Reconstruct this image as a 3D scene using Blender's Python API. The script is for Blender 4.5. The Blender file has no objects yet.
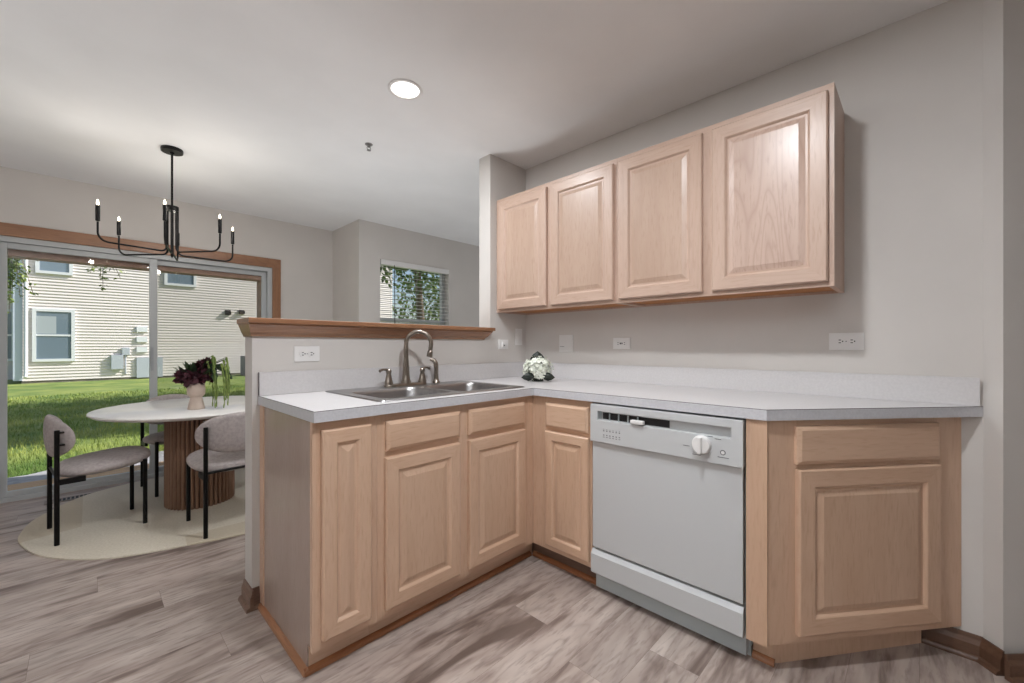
import bpy, bmesh, math, random
from mathutils import Vector, Matrix, noise
random.seed(7)
PI = math.pi
SC = bpy.context.scene
COL = SC.collection

# ------------------------------------------------------------------ camera, world, sun, big lights, exposure
YAW = 0.7983
cam_d = bpy.data.cameras.new('camera'); cam = bpy.data.objects.new('camera', cam_d); COL.objects.link(cam)
cam.location = (0, 0, 1.1301); cam.rotation_euler = (PI/2, 0, -YAW)
cam_d.sensor_width = 36; cam_d.lens = 418.1/1024*36; cam_d.shift_y = 4.57/1024; cam_d.clip_start = 0.02; cam_d.clip_end = 300
SC.camera = cam
SC.view_settings.view_transform = 'Standard'; SC.view_settings.look = 'None'
SC.view_settings.gamma = 1; SC.view_settings.use_curve_mapping = False; SC.view_settings.exposure = 0.13

w = bpy.data.worlds.new('sky'); SC.world = w; w.use_nodes = True
nt = w.node_tree; bg = nt.nodes['Background']
sky = nt.nodes.new('ShaderNodeTexSky'); sky.sky_type = 'NISHITA'; sky.sun_disc = False
sky.sun_elevation = math.radians(42); sky.sun_rotation = math.radians(125); sky.air_density = 1.0; sky.dust_density = 1.5
nt.links.new(sky.outputs[0], bg.inputs[0]); bg.inputs[1].default_value = 0.13

sd = bpy.data.lights.new('sun', 'SUN'); sd.energy = 5.3; sd.angle = math.radians(0.6); sd.color = (1, .975, .94)
sun = bpy.data.objects.new('sun', sd); COL.objects.link(sun)
sun.rotation_euler = Vector((-.72, .28, -.62)).to_track_quat('-Z', 'Y').to_euler(); sun.location = (4, -4, 8)

def lamp(name, loc, energy, kind='AREA', size=.15, color=(1, .95, .89), rot=(0, 0, 0), spread=180, size_y=None):
    d = bpy.data.lights.new(name, kind); d.energy = energy; d.color = color
    if kind == 'AREA':
        d.shape = 'DISK' if size_y is None else 'RECTANGLE'; d.size = size; d.spread = math.radians(spread)
        if size_y: d.size_y = size_y
    else: d.shadow_soft_size = size
    o = bpy.data.objects.new(name, d); COL.objects.link(o); o.location = loc; o.rotation_euler = rot
    return o
CZ = 2.42
NEU = (.93, .965, 1)
lamp('kitchen_recessed_lamp', (1.13, 1.85, CZ-.008), 15, size=.13, color=NEU)
lamp('kitchen_ceiling_fill', (.80, .50, CZ-.01), 23, size=.15, color=NEU)  # added out-of-view fill for the kitchen, no fitting built
# added fill lights aimed up at the ceiling, out of view and without fixtures
lamp('rear_up_fill', (-1.4, -.1, 1.15), 40, size=.5, color=NEU, rot=(PI, 0, 0), spread=130)
lamp('dining_up_fill', (-1.7, 2.4, .7), 12, size=.5, color=NEU, rot=(PI, 0, 0), spread=150)
lamp('low_dining_up_fill', (1.45, 2.75, .45), 8.5, size=.5, color=NEU, rot=(PI, 0, 0), spread=150)
lamp('living_up_fill', (3.9, 3.0, .5), 6, size=.5, color=NEU, rot=(PI, 0, 0), spread=150)

# ------------------------------------------------------------------ colour and materials
def lin(c):
    c = c/255.; return c/12.92 if c <= .04045 else ((c+.055)/1.055)**2.4
def rgb(*c): return tuple(lin(v) for v in c)+(1,)
MATS = {}
def base(name, color, rough=.5, metal=0, **kw):
    if name in MATS: return MATS[name]
    m = bpy.data.materials.new(name); m.use_nodes = True
    b = m.node_tree.nodes['Principled BSDF']
    b.inputs['Base Color'].default_value = rgb(*color); b.inputs['Roughness'].default_value = rough; b.inputs['Metallic'].default_value = metal
    for k, v in kw.items(): b.inputs[k.replace('_', ' ')].default_value = v
    MATS[name] = m; return m
def N(m, t, **kw):
    n = m.node_tree.nodes.new(t)
    for k, v in kw.items(): setattr(n, k, v)
    return n
def L(m, a, b): m.node_tree.links.new(a, b)
def B(m): return m.node_tree.nodes['Principled BSDF']
def noisy(name, c1, c2, scale=8, rough=.6, metal=0, detail=4, bump=0, bscale=None, stretch=(1, 1, 1), coord='Object', lo=.35, hi=.65, **kw):
    """a plain material whose colour wanders between c1 and c2 with noise, with an optional bump"""
    if name in MATS: return MATS[name]
    m = base(name, c1, rough, metal, **kw)
    tc = N(m, 'ShaderNodeTexCoord'); mp = N(m, 'ShaderNodeMapping'); mp.inputs['Scale'].default_value = stretch
    L(m, tc.outputs[coord], mp.inputs[0])
    no = N(m, 'ShaderNodeTexNoise'); no.inputs['Scale'].default_value = scale; no.inputs['Detail'].default_value = detail
    L(m, mp.outputs[0], no.inputs['Vector'])
    r = N(m, 'ShaderNodeValToRGB'); r.color_ramp.elements[0].position = lo; r.color_ramp.elements[1].position = hi
    r.color_ramp.elements[0].color = rgb(*c1); r.color_ramp.elements[1].color = rgb(*c2)
    L(m, no.outputs[0], r.inputs[0]); L(m, r.outputs[0], B(m).inputs['Base Color'])
    if bump:
        n2 = N(m, 'ShaderNodeTexNoise'); n2.inputs['Scale'].default_value = bscale or scale*4; n2.inputs['Detail'].default_value = 3
        L(m, mp.outputs[0], n2.inputs['Vector'])
        bp = N(m, 'ShaderNodeBump'); bp.inputs['Strength'].default_value = bump; bp.inputs['Distance'].default_value = .002
        L(m, n2.outputs[0], bp.inputs['Height']); L(m, bp.outputs[0], B(m).inputs['Normal'])
    return m
def wood(name, light, mid, dark, axis='z', rough=.38, figure=1.0, coat=0.0, rings=34):
    """grain running along axis, cathedral contour figure plus fine pores; every object gets its own cut"""
    if name in MATS: return MATS[name]
    m = base(name, mid, rough); b = B(m); b.inputs['Coat Weight'].default_value = coat; b.inputs['Coat Roughness'].default_value = .25
    tc = N(m, 'ShaderNodeTexCoord'); oi = N(m, 'ShaderNodeObjectInfo')
    sh = N(m, 'ShaderNodeVectorMath', operation='MULTIPLY'); sh.inputs[1].default_value = (7.3, 5.1, 9.7); L(m, oi.outputs['Random'], sh.inputs[0])
    ad = N(m, 'ShaderNodeVectorMath', operation='ADD'); L(m, tc.outputs['Object'], ad.inputs[0]); L(m, sh.outputs[0], ad.inputs[1])
    st = {'z': (1, 1, .13), 'x': (.13, 1, 1), 'y': (1, .13, 1)}[axis]
    mp = N(m, 'ShaderNodeMapping'); mp.inputs['Scale'].default_value = st; L(m, ad.outputs[0], mp.inputs[0])
    n1 = N(m, 'ShaderNodeTexNoise'); n1.inputs['Scale'].default_value = 5.5; n1.inputs['Detail'].default_value = 1.5; n1.inputs['Distortion'].default_value = .3
    L(m, mp.outputs[0], n1.inputs['Vector'])
    mu = N(m, 'ShaderNodeMath', operation='MULTIPLY'); mu.inputs[1].default_value = rings; L(m, n1.outputs[0], mu.inputs[0])
    pp = N(m, 'ShaderNodeMath', operation='PINGPONG'); pp.inputs[1].default_value = 1; L(m, mu.outputs[0], pp.inputs[0])
    pw = N(m, 'ShaderNodeMath', operation='POWER'); pw.inputs[1].default_value = 3.0; L(m, pp.outputs[0], pw.inputs[0])
    n2 = N(m, 'ShaderNodeTexNoise'); n2.inputs['Scale'].default_value = 130; n2.inputs['Detail'].default_value = 3; L(m, mp.outputs[0], n2.inputs['Vector'])
    n3 = N(m, 'ShaderNodeTexNoise'); n3.inputs['Scale'].default_value = 9; n3.inputs['Detail'].default_value = 4; L(m, mp.outputs[0], n3.inputs['Vector'])
    r = N(m, 'ShaderNodeValToRGB'); r.color_ramp.elements[0].position = .3; r.color_ramp.elements[1].position = .72
    r.color_ramp.elements[0].color = rgb(*light); r.color_ramp.elements[1].color = rgb(*mid); L(m, n3.outputs[0], r.inputs[0])
    f1 = N(m, 'ShaderNodeMath', operation='MULTIPLY'); f1.inputs[1].default_value = .42*figure; L(m, pw.outputs[0], f1.inputs[0])
    r2 = N(m, 'ShaderNodeMapRange'); r2.inputs['From Min'].default_value = .5; r2.inputs['From Max'].default_value = .75; r2.inputs['To Max'].default_value = .5
    L(m, n2.outputs[0], r2.inputs['Value'])
    mx = N(m, 'ShaderNodeMath', operation='MAXIMUM'); L(m, f1.outputs[0], mx.inputs[0]); L(m, r2.outputs[0], mx.inputs[1])
    mix = N(m, 'ShaderNodeMix', data_type='RGBA'); L(m, mx.outputs[0], mix.inputs[0]); L(m, r.outputs[0], mix.inputs[6]); mix.inputs[7].default_value = rgb(*dark)
    L(m, mix.outputs[2], b.inputs['Base Color'])
    bp = N(m, 'ShaderNodeBump'); bp.inputs['Strength'].default_value = .12; bp.inputs['Distance'].default_value = .001
    bp.invert = True; L(m, mx.outputs[0], bp.inputs['Height']); L(m, bp.outputs[0], b.inputs['Normal'])
    return m
def emit(name, color, strength):
    m = base(name, color, .4); b = B(m); b.inputs['Emission Color'].default_value = rgb(*color); b.inputs['Emission Strength'].default_value = strength
    return m
def glass(name, tint=(1, 1, 1), gloss=.02):
    if name in MATS: return MATS[name]
    m = bpy.data.materials.new(name); m.use_nodes = True; t = m.node_tree; t.nodes.clear()
    o = t.nodes.new('ShaderNodeOutputMaterial'); a = t.nodes.new('ShaderNodeBsdfTransparent'); g = t.nodes.new('ShaderNodeBsdfGlossy')
    a.inputs[0].default_value = (*tint, 1); g.inputs['Roughness'].default_value = .02
    mx = t.nodes.new('ShaderNodeMixShader'); mx.inputs[0].default_value = gloss
    t.links.new(a.outputs[0], mx.inputs[1]); t.links.new(g.outputs[0], mx.inputs[2]); t.links.new(mx.outputs[0], o.inputs[0])
    MATS[name] = m; return m

M_wall = noisy('greige_wall_paint', (208, 203, 198), (212, 207, 202), 3, .75, bump=.08, bscale=220)
M_ceil = noisy('ceiling_paint', (236, 236, 236), (240, 240, 240), 3, .85, bump=.12, bscale=160)
M_cab = wood('pickled_maple_upright', (216, 184, 158), (206, 171, 144), (188, 148, 120), 'z', .36, .45, .15)
M_cabh = wood('pickled_maple_level', (216, 184, 158), (206, 171, 144), (188, 148, 120), 'x', .36, .45, .15)
M_upz = wood('pickled_upper_lighting_upright', (200, 173, 156), (189, 161, 143), (172, 138, 118), 'z', .42, .5, .15)  # upper cabinet wood toned pinker and darker to stand in for the lighting
M_uph = wood('pickled_upper_lighting_level', (200, 173, 156), (189, 161, 143), (172, 138, 118), 'x', .42, .5, .15)
M_upp = wood('pickled_upper_lighting_flat', (194, 167, 149), (183, 155, 136), (166, 133, 113), 'z', .42, .4, .15, 20)
M_panel = wood('pickled_maple_panel', (212, 181, 156), (202, 168, 141), (184, 145, 118), 'z', .36, .4, .15, 20)
M_oakpanel = wood('pickled_oak_panel', (203, 177, 162), (192, 164, 149), (162, 129, 112), 'z', .34, 1.0, .25, 46)
M_end = wood('veneer_end_panel', (178, 158, 146), (168, 147, 136), (150, 128, 116), 'z', .24, .35, .5)
M_under = wood('raw_cabinet_underside', (190, 130, 78), (172, 112, 62), (140, 86, 46), 'x', .6, .6)
M_toe = wood('toe_kick_board', (120, 92, 76), (106, 80, 66), (80, 60, 50), 'x', .5, .5)
M_oak = wood('oiled_oak_trim', (164, 119, 86), (144, 100, 70), (106, 70, 48), 'x', .35, .8, .3, 40)
M_oakz = wood('oiled_oak_trim_upright', (164, 119, 86), (144, 100, 70), (106, 70, 48), 'z', .35, .8, .3, 40)
M_quart = wood('orange_quarter_round', (164, 110, 74), (146, 92, 58), (112, 68, 40), 'x', .35, .5, .3)
M_quarty = wood('orange_quarter_round_y', (174, 122, 86), (156, 104, 70), (118, 76, 48), 'y', .35, .5, .3)
M_base = wood('brown_baseboard', (128, 100, 84), (108, 82, 68), (76, 56, 46), 'x', .4, .7, .2)
M_basey = wood('brown_baseboard_y', (112, 82, 64), (94, 66, 50), (66, 46, 36), 'y', .4, .7, .2)
M_lam = noisy('speckled_laminate', (206, 203, 203), (212, 209, 209), 110, .3, detail=6)
M_lamedge = noisy('laminate_edge', (198, 198, 202), (206, 206, 210), 110, .35, detail=6)
M_seam = base('laminate_seam', (96, 90, 92), .5)
M_steel = noisy('brushed_stainless', (150, 148, 148), (168, 166, 165), 30, .34, 1.0, stretch=(.1, 1, 1))
M_bronze = base('brushed_bronze_nickel', (146, 136, 126), .28, 1.0)
M_dw = base('dishwasher_enamel', (200, 202, 203), .28)
M_dwgrey = base('dishwasher_kick_grey', (172, 180, 182), .4)
M_dark = base('dark_void_plastic', (24, 22, 22), .6)
M_grey = base('printed_grey_mark', (104, 104, 108), .5)
M_white = base('white_plastic', (232, 230, 228), .35)
M_black = base('black_metal', (20, 19, 19), .42, .6)
M_vinyl = base('white_vinyl_frame', (188, 191, 192), .4)
M_lock = base('grey_vinyl', (168, 172, 176), .4)
M_brown = noisy('brown_exterior_trim', (150, 122, 106), (168, 138, 120), 20, .7)
M_glass = glass('window_glass')
M_screen = glass('insect_screen', (.86, .86, .85), .02)

# ------------------------------------------------------------------ mesh helpers
class MB:
    def __init__(s): s.bm = bmesh.new(); s.mats = []
    def mi(s, m):
        if m not in s.mats: s.mats.append(m)
        return s.mats.index(m)
    def face(s, vs, m=None, smooth=False):
        try: f = s.bm.faces.new(vs)
        except ValueError: return None
        f.material_index = s.mi(m) if m else 0; f.smooth = smooth; return f
    def box(s, x0, x1, y0, y1, z0, z1, m=None, bev=0):
        if x0 > x1: x0, x1 = x1, x0
        if y0 > y1: y0, y1 = y1, y0
        if z0 > z1: z0, z1 = z1, z0
        g = bmesh.new()
        v = [g.verts.new((x, y, z)) for z in (z0, z1) for y in (y0, y1) for x in (x0, x1)]
        for q in ((0, 2, 3, 1), (4, 5, 7, 6), (0, 1, 5, 4), (2, 6, 7, 3), (0, 4, 6, 2), (1, 3, 7, 5)): g.faces.new([v[i] for i in q])
        if bev: bmesh.ops.bevel(g, geom=list(g.edges), offset=min(bev, .45*min(x1-x0, y1-y0, z1-z0)), segments=2, affect='EDGES', profile=.7)
        s.merge(g, m); return s
    def merge(s, g, m=None, mat4=None, smooth=None):
        idx = s.mi(m) if m else 0; mp = {}
        for v in g.verts: mp[v] = s.bm.verts.new(mat4 @ v.co if mat4 else v.co)
        for f in g.faces:
            nf = s.face([mp[v] for v in f.verts]);
            if nf: nf.material_index = idx; nf.smooth = f.smooth if smooth is None else smooth
        g.free()
    def prism(s, pts, z0, z1, m=None):
        a = [s.bm.verts.new((x, y, z0)) for x, y in pts]; b = [s.bm.verts.new((x, y, z1)) for x, y in pts]; n = len(pts)
        s.face(list(reversed(a)), m); s.face(b, m)
        for i in range(n): s.face([a[i], a[(i+1) % n], b[(i+1) % n], b[i]], m)
        return s
    def loops(s, rings, m=None, cap0=True, cap1=True, smooth=False, closed=True):
        R = [[s.bm.verts.new(p) for p in r] for r in rings]; n = len(rings[0])
        for a, b in zip(R, R[1:]):
            for i in range(n if closed else n-1): s.face([a[i], a[(i+1) % n], b[(i+1) % n], b[i]], m, smooth)
        if cap0: s.face(list(reversed(R[0])), m, smooth)
        if cap1: s.face(R[-1], m, smooth)
        return s
    def tube(s, path, r, m=None, seg=12, caps=True):
        P = [Vector(p) for p in path]; rs = r if isinstance(r, (list, tuple)) else [r]*len(P)
        t0 = (P[1]-P[0]).normalized(); up = Vector((0, 0, 1)) if abs(t0.z) < .9 else Vector((1, 0, 0)); nrm = t0.cross(up).normalized(); rings = []
        for i, p in enumerate(P):
            if i == 0: t = P[1]-P[0]
            elif i == len(P)-1: t = P[-1]-P[-2]
            else: t = (P[i+1]-P[i]).normalized()+(P[i]-P[i-1]).normalized()
            t.normalize(); nrm = (nrm-t*nrm.dot(t)).normalized(); bi = t.cross(nrm)
            rings.append([p+(nrm*math.cos(a)+bi*math.sin(a))*rs[i] for a in [2*PI*k/seg for k in range(seg)]])
        return s.loops(rings, m, caps, caps, True)
    def lathe(s, prof, c=(0, 0, 0), m=None, seg=32, sx=1, sy=1, caps=True, mat4=None):
        rings = []
        for r, z in prof:
            ring = [Vector((r*sx*math.cos(2*PI*k/seg), r*sy*math.sin(2*PI*k/seg), z)) for k in range(seg)]
            rings.append([(mat4 @ v if mat4 else v)+Vector(c) for v in ring])
        return s.loops(rings, m, caps, caps, True)
    def ball(s, c, r, m=None, seg=16, sc=(1, 1, 1)):
        g = bmesh.new(); bmesh.ops.create_uvsphere(g, u_segments=seg, v_segments=max(6, seg//2), radius=r)
        s.merge(g, m, Matrix.Translation(c) @ Matrix.Diagonal((*sc, 1)), True); return s
    def obj(s, name, m=None, parent=None, bevel=0, auto=True, shift=None):
        if m is not None and not s.mats: s.mats = [m]
        if shift: bmesh.ops.translate(s.bm, verts=s.bm.verts, vec=-Vector(shift))
        bmesh.ops.recalc_face_normals(s.bm, faces=s.bm.faces)
        me = bpy.data.meshes.new(name); s.bm.to_mesh(me); s.bm.free()
        for mt in s.mats: me.materials.append(mt)
        if auto:
            keep = [p.use_smooth for p in me.polygons]; me.set_sharp_from_angle(angle=math.radians(50)); me.polygons.foreach_set('use_smooth', keep)
        o = bpy.data.objects.new(name, me); COL.objects.link(o)
        if parent: o.parent = parent
        if bevel:
            b = o.modifiers.new('bevel', 'BEVEL'); b.width = bevel; b.segments = 2; b.limit_method = 'ANGLE'
        return o
def tag(o, label=None, cat=None, group=None, kind=None):
    if label: o['label'] = label
    if cat: o['category'] = cat
    if group: o['group'] = group
    if kind: o['kind'] = kind
    return o
def thing(name, label, cat, loc=(0, 0, 0), rz=0, group=None):
    o = bpy.data.objects.new(name, None); COL.objects.link(o); o.location = loc; o.rotation_euler = (0, 0, rz); o.empty_display_size = .1
    return tag(o, label, cat, group)
def struct(name, mb, m, **kw): return tag(mb.obj(name, m, **kw), kind='structure')
def copy_tree(o, parent=None):
    c = o.copy(); COL.objects.link(c); c.parent = parent
    for ch in [k for k in bpy.data.objects if k.parent == o]: copy_tree(ch, c)
    return c
def blob(rx, ry, rz, p=2.6, seg=28, lat=14, ez=2.4):
    """superellipsoid used for cushions"""
    g = bmesh.new(); bmesh.ops.create_uvsphere(g, u_segments=seg, v_segments=lat, radius=1)
    for v in g.verts:
        x, y, z = v.co; r = math.hypot(x, y)
        if r > 1e-6:
            k = (abs(x/r)**p+abs(y/r)**p)**(-1/p); rr = (1-abs(z)**ez)**(1/ez) if abs(z) < 1 else 0
            v.co = (x/r*k*rr*rx, y/r*k*rr*ry, z*rz)
        else: v.co = (0, 0, z*rz)
    for f in g.faces: f.smooth = True
    return g

# ------------------------------------------------------------------ dimensions solved from the photograph
XA, YB = 2.2575, 2.062          # cabinet wall plane, sink wall plane
XC, YC = XA-.61, YB-.61         # base cabinet face planes
XL = .532                       # left end of the base run
COLX, WT = 1.9065, .11
YS = 4.72; YW = 4.08; XJ = 1.957
X0, X1, Y0 = -2.6, 5.4, -2.6

# floor: long planks running with the sink wall
def floor_mat():
    m = base('vinyl_plank_floor', (150, 132, 122), .42)
    b = B(m); b.inputs['Specular IOR Level'].default_value = .4
    g = N(m, 'ShaderNodeNewGeometry')
    br = N(m, 'ShaderNodeTexBrick'); br.offset = 0; br.offset_frequency = 2; br.inputs['Scale'].default_value = 1
    br.inputs['Brick Width'].default_value = 1.22; br.inputs['Row Height'].default_value = .18; br.inputs['Mortar Size'].default_value = .0005; br.inputs['Mortar Smooth'].default_value = .2
    br.inputs['Color1'].default_value = (0, 0, 0, 1); br.inputs['Color2'].default_value = (1, 1, 1, 1); br.inputs['Mortar'].default_value = (.5, .5, .5, 1)
    sp = N(m, 'ShaderNodeSeparateXYZ'); L(m, g.outputs['Position'], sp.inputs[0])
    ro = N(m, 'ShaderNodeMath', operation='DIVIDE'); ro.inputs[1].default_value = .18; L(m, sp.outputs[1], ro.inputs[0])
    fl = N(m, 'ShaderNodeMath', operation='FLOOR'); L(m, ro.outputs[0], fl.inputs[0])
    wn = N(m, 'ShaderNodeTexWhiteNoise', noise_dimensions='1D'); L(m, fl.outputs[0], wn.inputs['W'])
    xs_ = N(m, 'ShaderNodeMath', operation='MULTIPLY_ADD'); xs_.inputs[1].default_value = 1.22; L(m, wn.outputs['Value'], xs_.inputs[0]); L(m, sp.outputs[0], xs_.inputs[2])
    cb = N(m, 'ShaderNodeCombineXYZ'); L(m, xs_.outputs[0], cb.inputs[0]); L(m, sp.outputs[1], cb.inputs[1])
    L(m, cb.outputs[0], br.inputs['Vector'])
    mp = N(m, 'ShaderNodeMapping'); mp.inputs['Scale'].default_value = (.18, 1, 1); L(m, g.outputs['Position'], mp.inputs[0])
    wv = N(m, 'ShaderNodeMath', operation='MULTIPLY'); wv.inputs[1].default_value = 23; L(m, br.outputs['Color'], wv.inputs[0])
    def ns(sc, det, dist=0):
        n = N(m, 'ShaderNodeTexNoise', noise_dimensions='4D'); n.inputs['Scale'].default_value = sc; n.inputs['Detail'].default_value = det; n.inputs['Distortion'].default_value = dist
        L(m, mp.outputs[0], n.inputs['Vector']); L(m, wv.outputs[0], n.inputs['W']); return n
    n1 = ns(4.5, 3, .6); n2 = ns(70, 5, .2); n3 = ns(8, 5, 1.0)
    mu = N(m, 'ShaderNodeMath', operation='MULTIPLY'); mu.inputs[1].default_value = 22; L(m, n1.outputs[0], mu.inputs[0])
    pp = N(m, 'ShaderNodeMath', operation='PINGPONG'); pp.inputs[1].default_value = 1; L(m, mu.outputs[0], pp.inputs[0])
    pw = N(m, 'ShaderNodeMath', operation='POWER'); pw.inputs[1].default_value = 2.5; L(m, pp.outputs[0], pw.inputs[0])
    r = N(m, 'ShaderNodeValToRGB'); e = r.color_ramp.elements
    e[0].position = .36; e[0].color = rgb(118, 102, 94); e[1].position = .70; e[1].color = rgb(200, 187, 178)
    k = e.new(.47); k.color = rgb(175, 159, 150); L(m, n3.outputs[0], r.inputs[0])
    a1 = N(m, 'ShaderNodeMix', data_type='RGBA'); s1 = N(m, 'ShaderNodeMath', operation='MULTIPLY'); s1.inputs[1].default_value = .30
    L(m, pw.outputs[0], s1.inputs[0]); L(m, s1.outputs[0], a1.inputs[0]); L(m, r.outputs[0], a1.inputs[6]); a1.inputs[7].default_value = rgb(112, 94, 86)
    mr = N(m, 'ShaderNodeMapRange'); mr.inputs['From Min'].default_value = .5; mr.inputs['From Max'].default_value = .72; mr.inputs['To Max'].default_value = .55; L(m, n2.outputs[0], mr.inputs['Value'])
    a2 = N(m, 'ShaderNodeMix', data_type='RGBA'); L(m, mr.outputs[0], a2.inputs[0]); L(m, a1.outputs[2], a2.inputs[6]); a2.inputs[7].default_value = rgb(104, 86, 78)
    hs = N(m, 'ShaderNodeHueSaturation'); L(m, a2.outputs[2], hs.inputs['Color'])
    vr = N(m, 'ShaderNodeMapRange'); vr.inputs['To Min'].default_value = .92; vr.inputs['To Max'].default_value = 1.08; L(m, br.outputs['Color'], vr.inputs['Value']); L(m, vr.outputs[0], hs.inputs['Value'])
    a3 = N(m, 'ShaderNodeMix', data_type='RGBA'); L(m, br.outputs['Fac'], a3.inputs[0]); L(m, hs.outputs[0], a3.inputs[6]); a3.inputs[7].default_value = rgb(112, 96, 88)
    L(m, a3.outputs[2], b.inputs['Base Color'])
    bp = N(m, 'ShaderNodeBump'); bp.inputs['Strength'].default_value = .1; bp.inputs['Distance'].default_value = .001; bp.invert = True
    L(m, a2.outputs[2], bp.inputs['Height']); L(m, bp.outputs[0], b.inputs['Normal'])
    return m
f = MB().box(X0-.1, XJ+.1, Y0-.1, YS+.01, -.08, 0).box(XJ+.1, X1+.1, Y0-.1, YW+.01, -.08, 0); struct('floor', f, floor_mat())
c = MB().box(X0-.1, XJ+.1, Y0-.1, YS+.2, CZ, CZ+.2).box(XJ+.1, X1+.1, Y0-.1, YW+.2, CZ, CZ+.2); struct('ceiling', c, M_ceil)
struct('wall_left', MB().box(X0-.12, X0, Y0-.1, YS+.2, 0, CZ), M_wall)
struct('wall_rear', MB().box(X0, X1, Y0-.12, Y0, 0, CZ), M_wall)
struct('wall_living_right', MB().box(X1, X1+.12, Y0, YW+.2, 0, CZ), M_wall)
# cabinet wall with its chamfered end, then the dark diagonal return
P1 = (XA, -.164); P2 = (XA-.043, -.207); P3 = (P2[0]+.95, P2[1]-.95)
w_ = MB().prism([(XA, YB), P1, P2, (P2[0]+.08, P2[1]-.08), (XA+.12, -.15), (XA+.12, YB)], 0, CZ)
struct('wall_right', w_, M_wall)
w_ = MB().prism([(P2[0]+.08, P2[1]-.08), P3, (P3[0]+.08, P3[1]+.08), (XA+.12, -.15)], 0, CZ)
struct('wall_passage', w_, M_wall)
struct('wall_kitchen_back', MB().box(COLX, X1, YB, YB+WT, 0, CZ), M_wall)
struct('wall_half_height', MB().box(.509, COLX-.0005, YB, YB+WT, 0, 1.229), M_wall)
# slider wall with opening, jog wall and window wall
OX0, OX1, OZ = -.462, 1.343, 1.925
s_ = MB().box(X0, OX0, YS, YS+.18, 0, CZ).box(OX1, XJ, YS, YS+.18, 0, CZ).box(OX0, OX1, YS, YS+.18, OZ, CZ)
struct('wall_slider', s_, M_wall)
struct('wall_jog', MB().box(XJ, XJ+.12, YW, YS+.18, 0, CZ), M_wall)
WX0, WX1, WZ0, WZ1 = 2.19, 3.095, .85, 2.053
s_ = MB().box(XJ+.12, WX0, YW, YW+.16, 0, CZ).box(WX1, X1, YW, YW+.16, 0, CZ).box(WX0, WX1, YW, YW+.16, 0, WZ0).box(WX0, WX1, YW, YW+.16, WZ1, CZ)
struct('wall_window', s_, M_wall)

# baseboards
def board(p, q, h=.085, t=.014, m=M_base, name='baseboard_side', side=1):
    p = Vector((*p, 0)); q = Vector((*q, 0)); d = (q-p).normalized(); n = Vector((-d.y, d.x, 0))*side
    prof = [(0, 0), (t, 0), (t, h*.62), (t*.55, h*.82), (t*.45, h), (0, h)]
    s = MB().loops([[p+n*a+Vector((0, 0, z)) for a, z in prof], [q+n*a+Vector((0, 0, z)) for a, z in prof]], m)
    s.loops([[p+n*(t+a)+Vector((0, 0, z)) for a, z in ((0, 0), (.014, 0), (.013, .008), (.008, .015), (0, .018))], [q+n*(t+a)+Vector((0, 0, z)) for a, z in ((0, 0), (.014, 0), (.013, .008), (.008, .015), (0, .018))]], m)
    return struct(name, s, m)
board((XA, .03), (P1[0], P1[1]+.0), m=M_basey, name='baseboard_right', side=-1)
board((P1[0]-.004, P1[1]), (P2[0]-.012, P2[1]-.002), m=M_basey, name='baseboard_chamfer', side=-1)
board((P2[0]-.03, P2[1]+.0), P3, m=M_basey, name='baseboard_passage', side=-1)
board((.509, YB+WT), (.509, YB-.028), m=M_base, name='baseboard_half_wall_end', side=-1)
board((.5095, YB), (.536, YB), m=M_base, name='baseboard_half_wall', side=-1)
board((OX1+.085, YS), (XJ, YS), m=M_base, name='baseboard_slider', side=-1)
board((XJ, YS), (XJ, YW), m=M_basey, name='baseboard_jog', side=-1)
board((XJ, YW), (X1, YW), m=M_base, name='baseboard_window', side=-1)

# oak cap with crown moulding on the half wall
prof = [(.002, 1.172), (.010, 1.172), (.014, 1.180), (.030, 1.192), (.046, 1.212), (.056, 1.222), (.056, 1.228), (.070, 1.229), (.070, 1.2475), (.067, 1.250)]
rings = [[(.506-o_*.38, YB-o_, z), (COLX-.070+o_*.75, YB-o_, z), (COLX-.070+o_*.75, YB+WT+o_*.2, z), (.506-o_*.38, YB+WT+o_*.2, z)] for o_, z in prof]
struct('trim_1', MB().loops(rings, M_oak), M_oak)

# ------------------------------------------------------------------ sliding glass door
door = tag(bpy.data.objects.new('door_1', None), kind='structure'); COL.objects.link(door)
def dpart(name, mb, m, bevel=0, parent=None): return mb.obj(name, m, parent or door, bevel)
cs = MB()
cs.box(OX0-.075, OX1+.078, YS-.016, YS, OZ, OZ+.092, M_oak, .004).box(OX1, OX1+.078, YS-.016, YS, 0, OZ, M_oakz, .004).box(OX0-.075, OX0, YS-.016, YS, 0, OZ, M_oakz, .004)
dpart('casing', cs, M_oak)
fr = MB().box(OX0+.001, OX1-.001, YS+.001, YS+.10, 1.885, OZ-.001).box(OX0+.001, OX0+.040, YS+.001, YS+.10, .03, 1.885).box(OX1-.04, OX1-.001, YS+.001, YS+.10, .03, 1.885).box(OX0+.001, OX1-.001, YS-.004, YS+.14, 0, .03)
fr.box(OX0+.03, OX1-.03, YS+.02, YS+.022, .03, .034)
dpart('frame', fr, M_vinyl, .002)
rv = MB().box(OX0+.001, OX1-.001, YS+.10, YS+.235, 1.80, OZ).box(OX0+.001, OX0+.03, YS+.14, YS+.235, -.05, 1.80).box(OX1-.078, OX1-.001, YS+.10, YS+.235, -.05, 1.80)
dpart('exterior_reveal', rv, M_brown)
def leaf(x0, x1, y, name, gl):
    q = .036
    s = MB().box(x0, x0+q, y, y+.03, .032, 1.884).box(x1-.052, x1, y, y+.03, .032, 1.884).box(x0+q, x1-.052, y, y+.03, 1.842, 1.884).box(x0+q, x1-.052, y, y+.03, .032, .07)
    p = dpart(name, s, M_vinyl, .002)
    MB().box(x0+q, x1-.052, y+.012, y+.018, .07, 1.842).obj('pane', gl, p); return p
pl = leaf(OX0+.041, .452, YS+.024, 'sliding_panel', M_glass)
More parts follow.
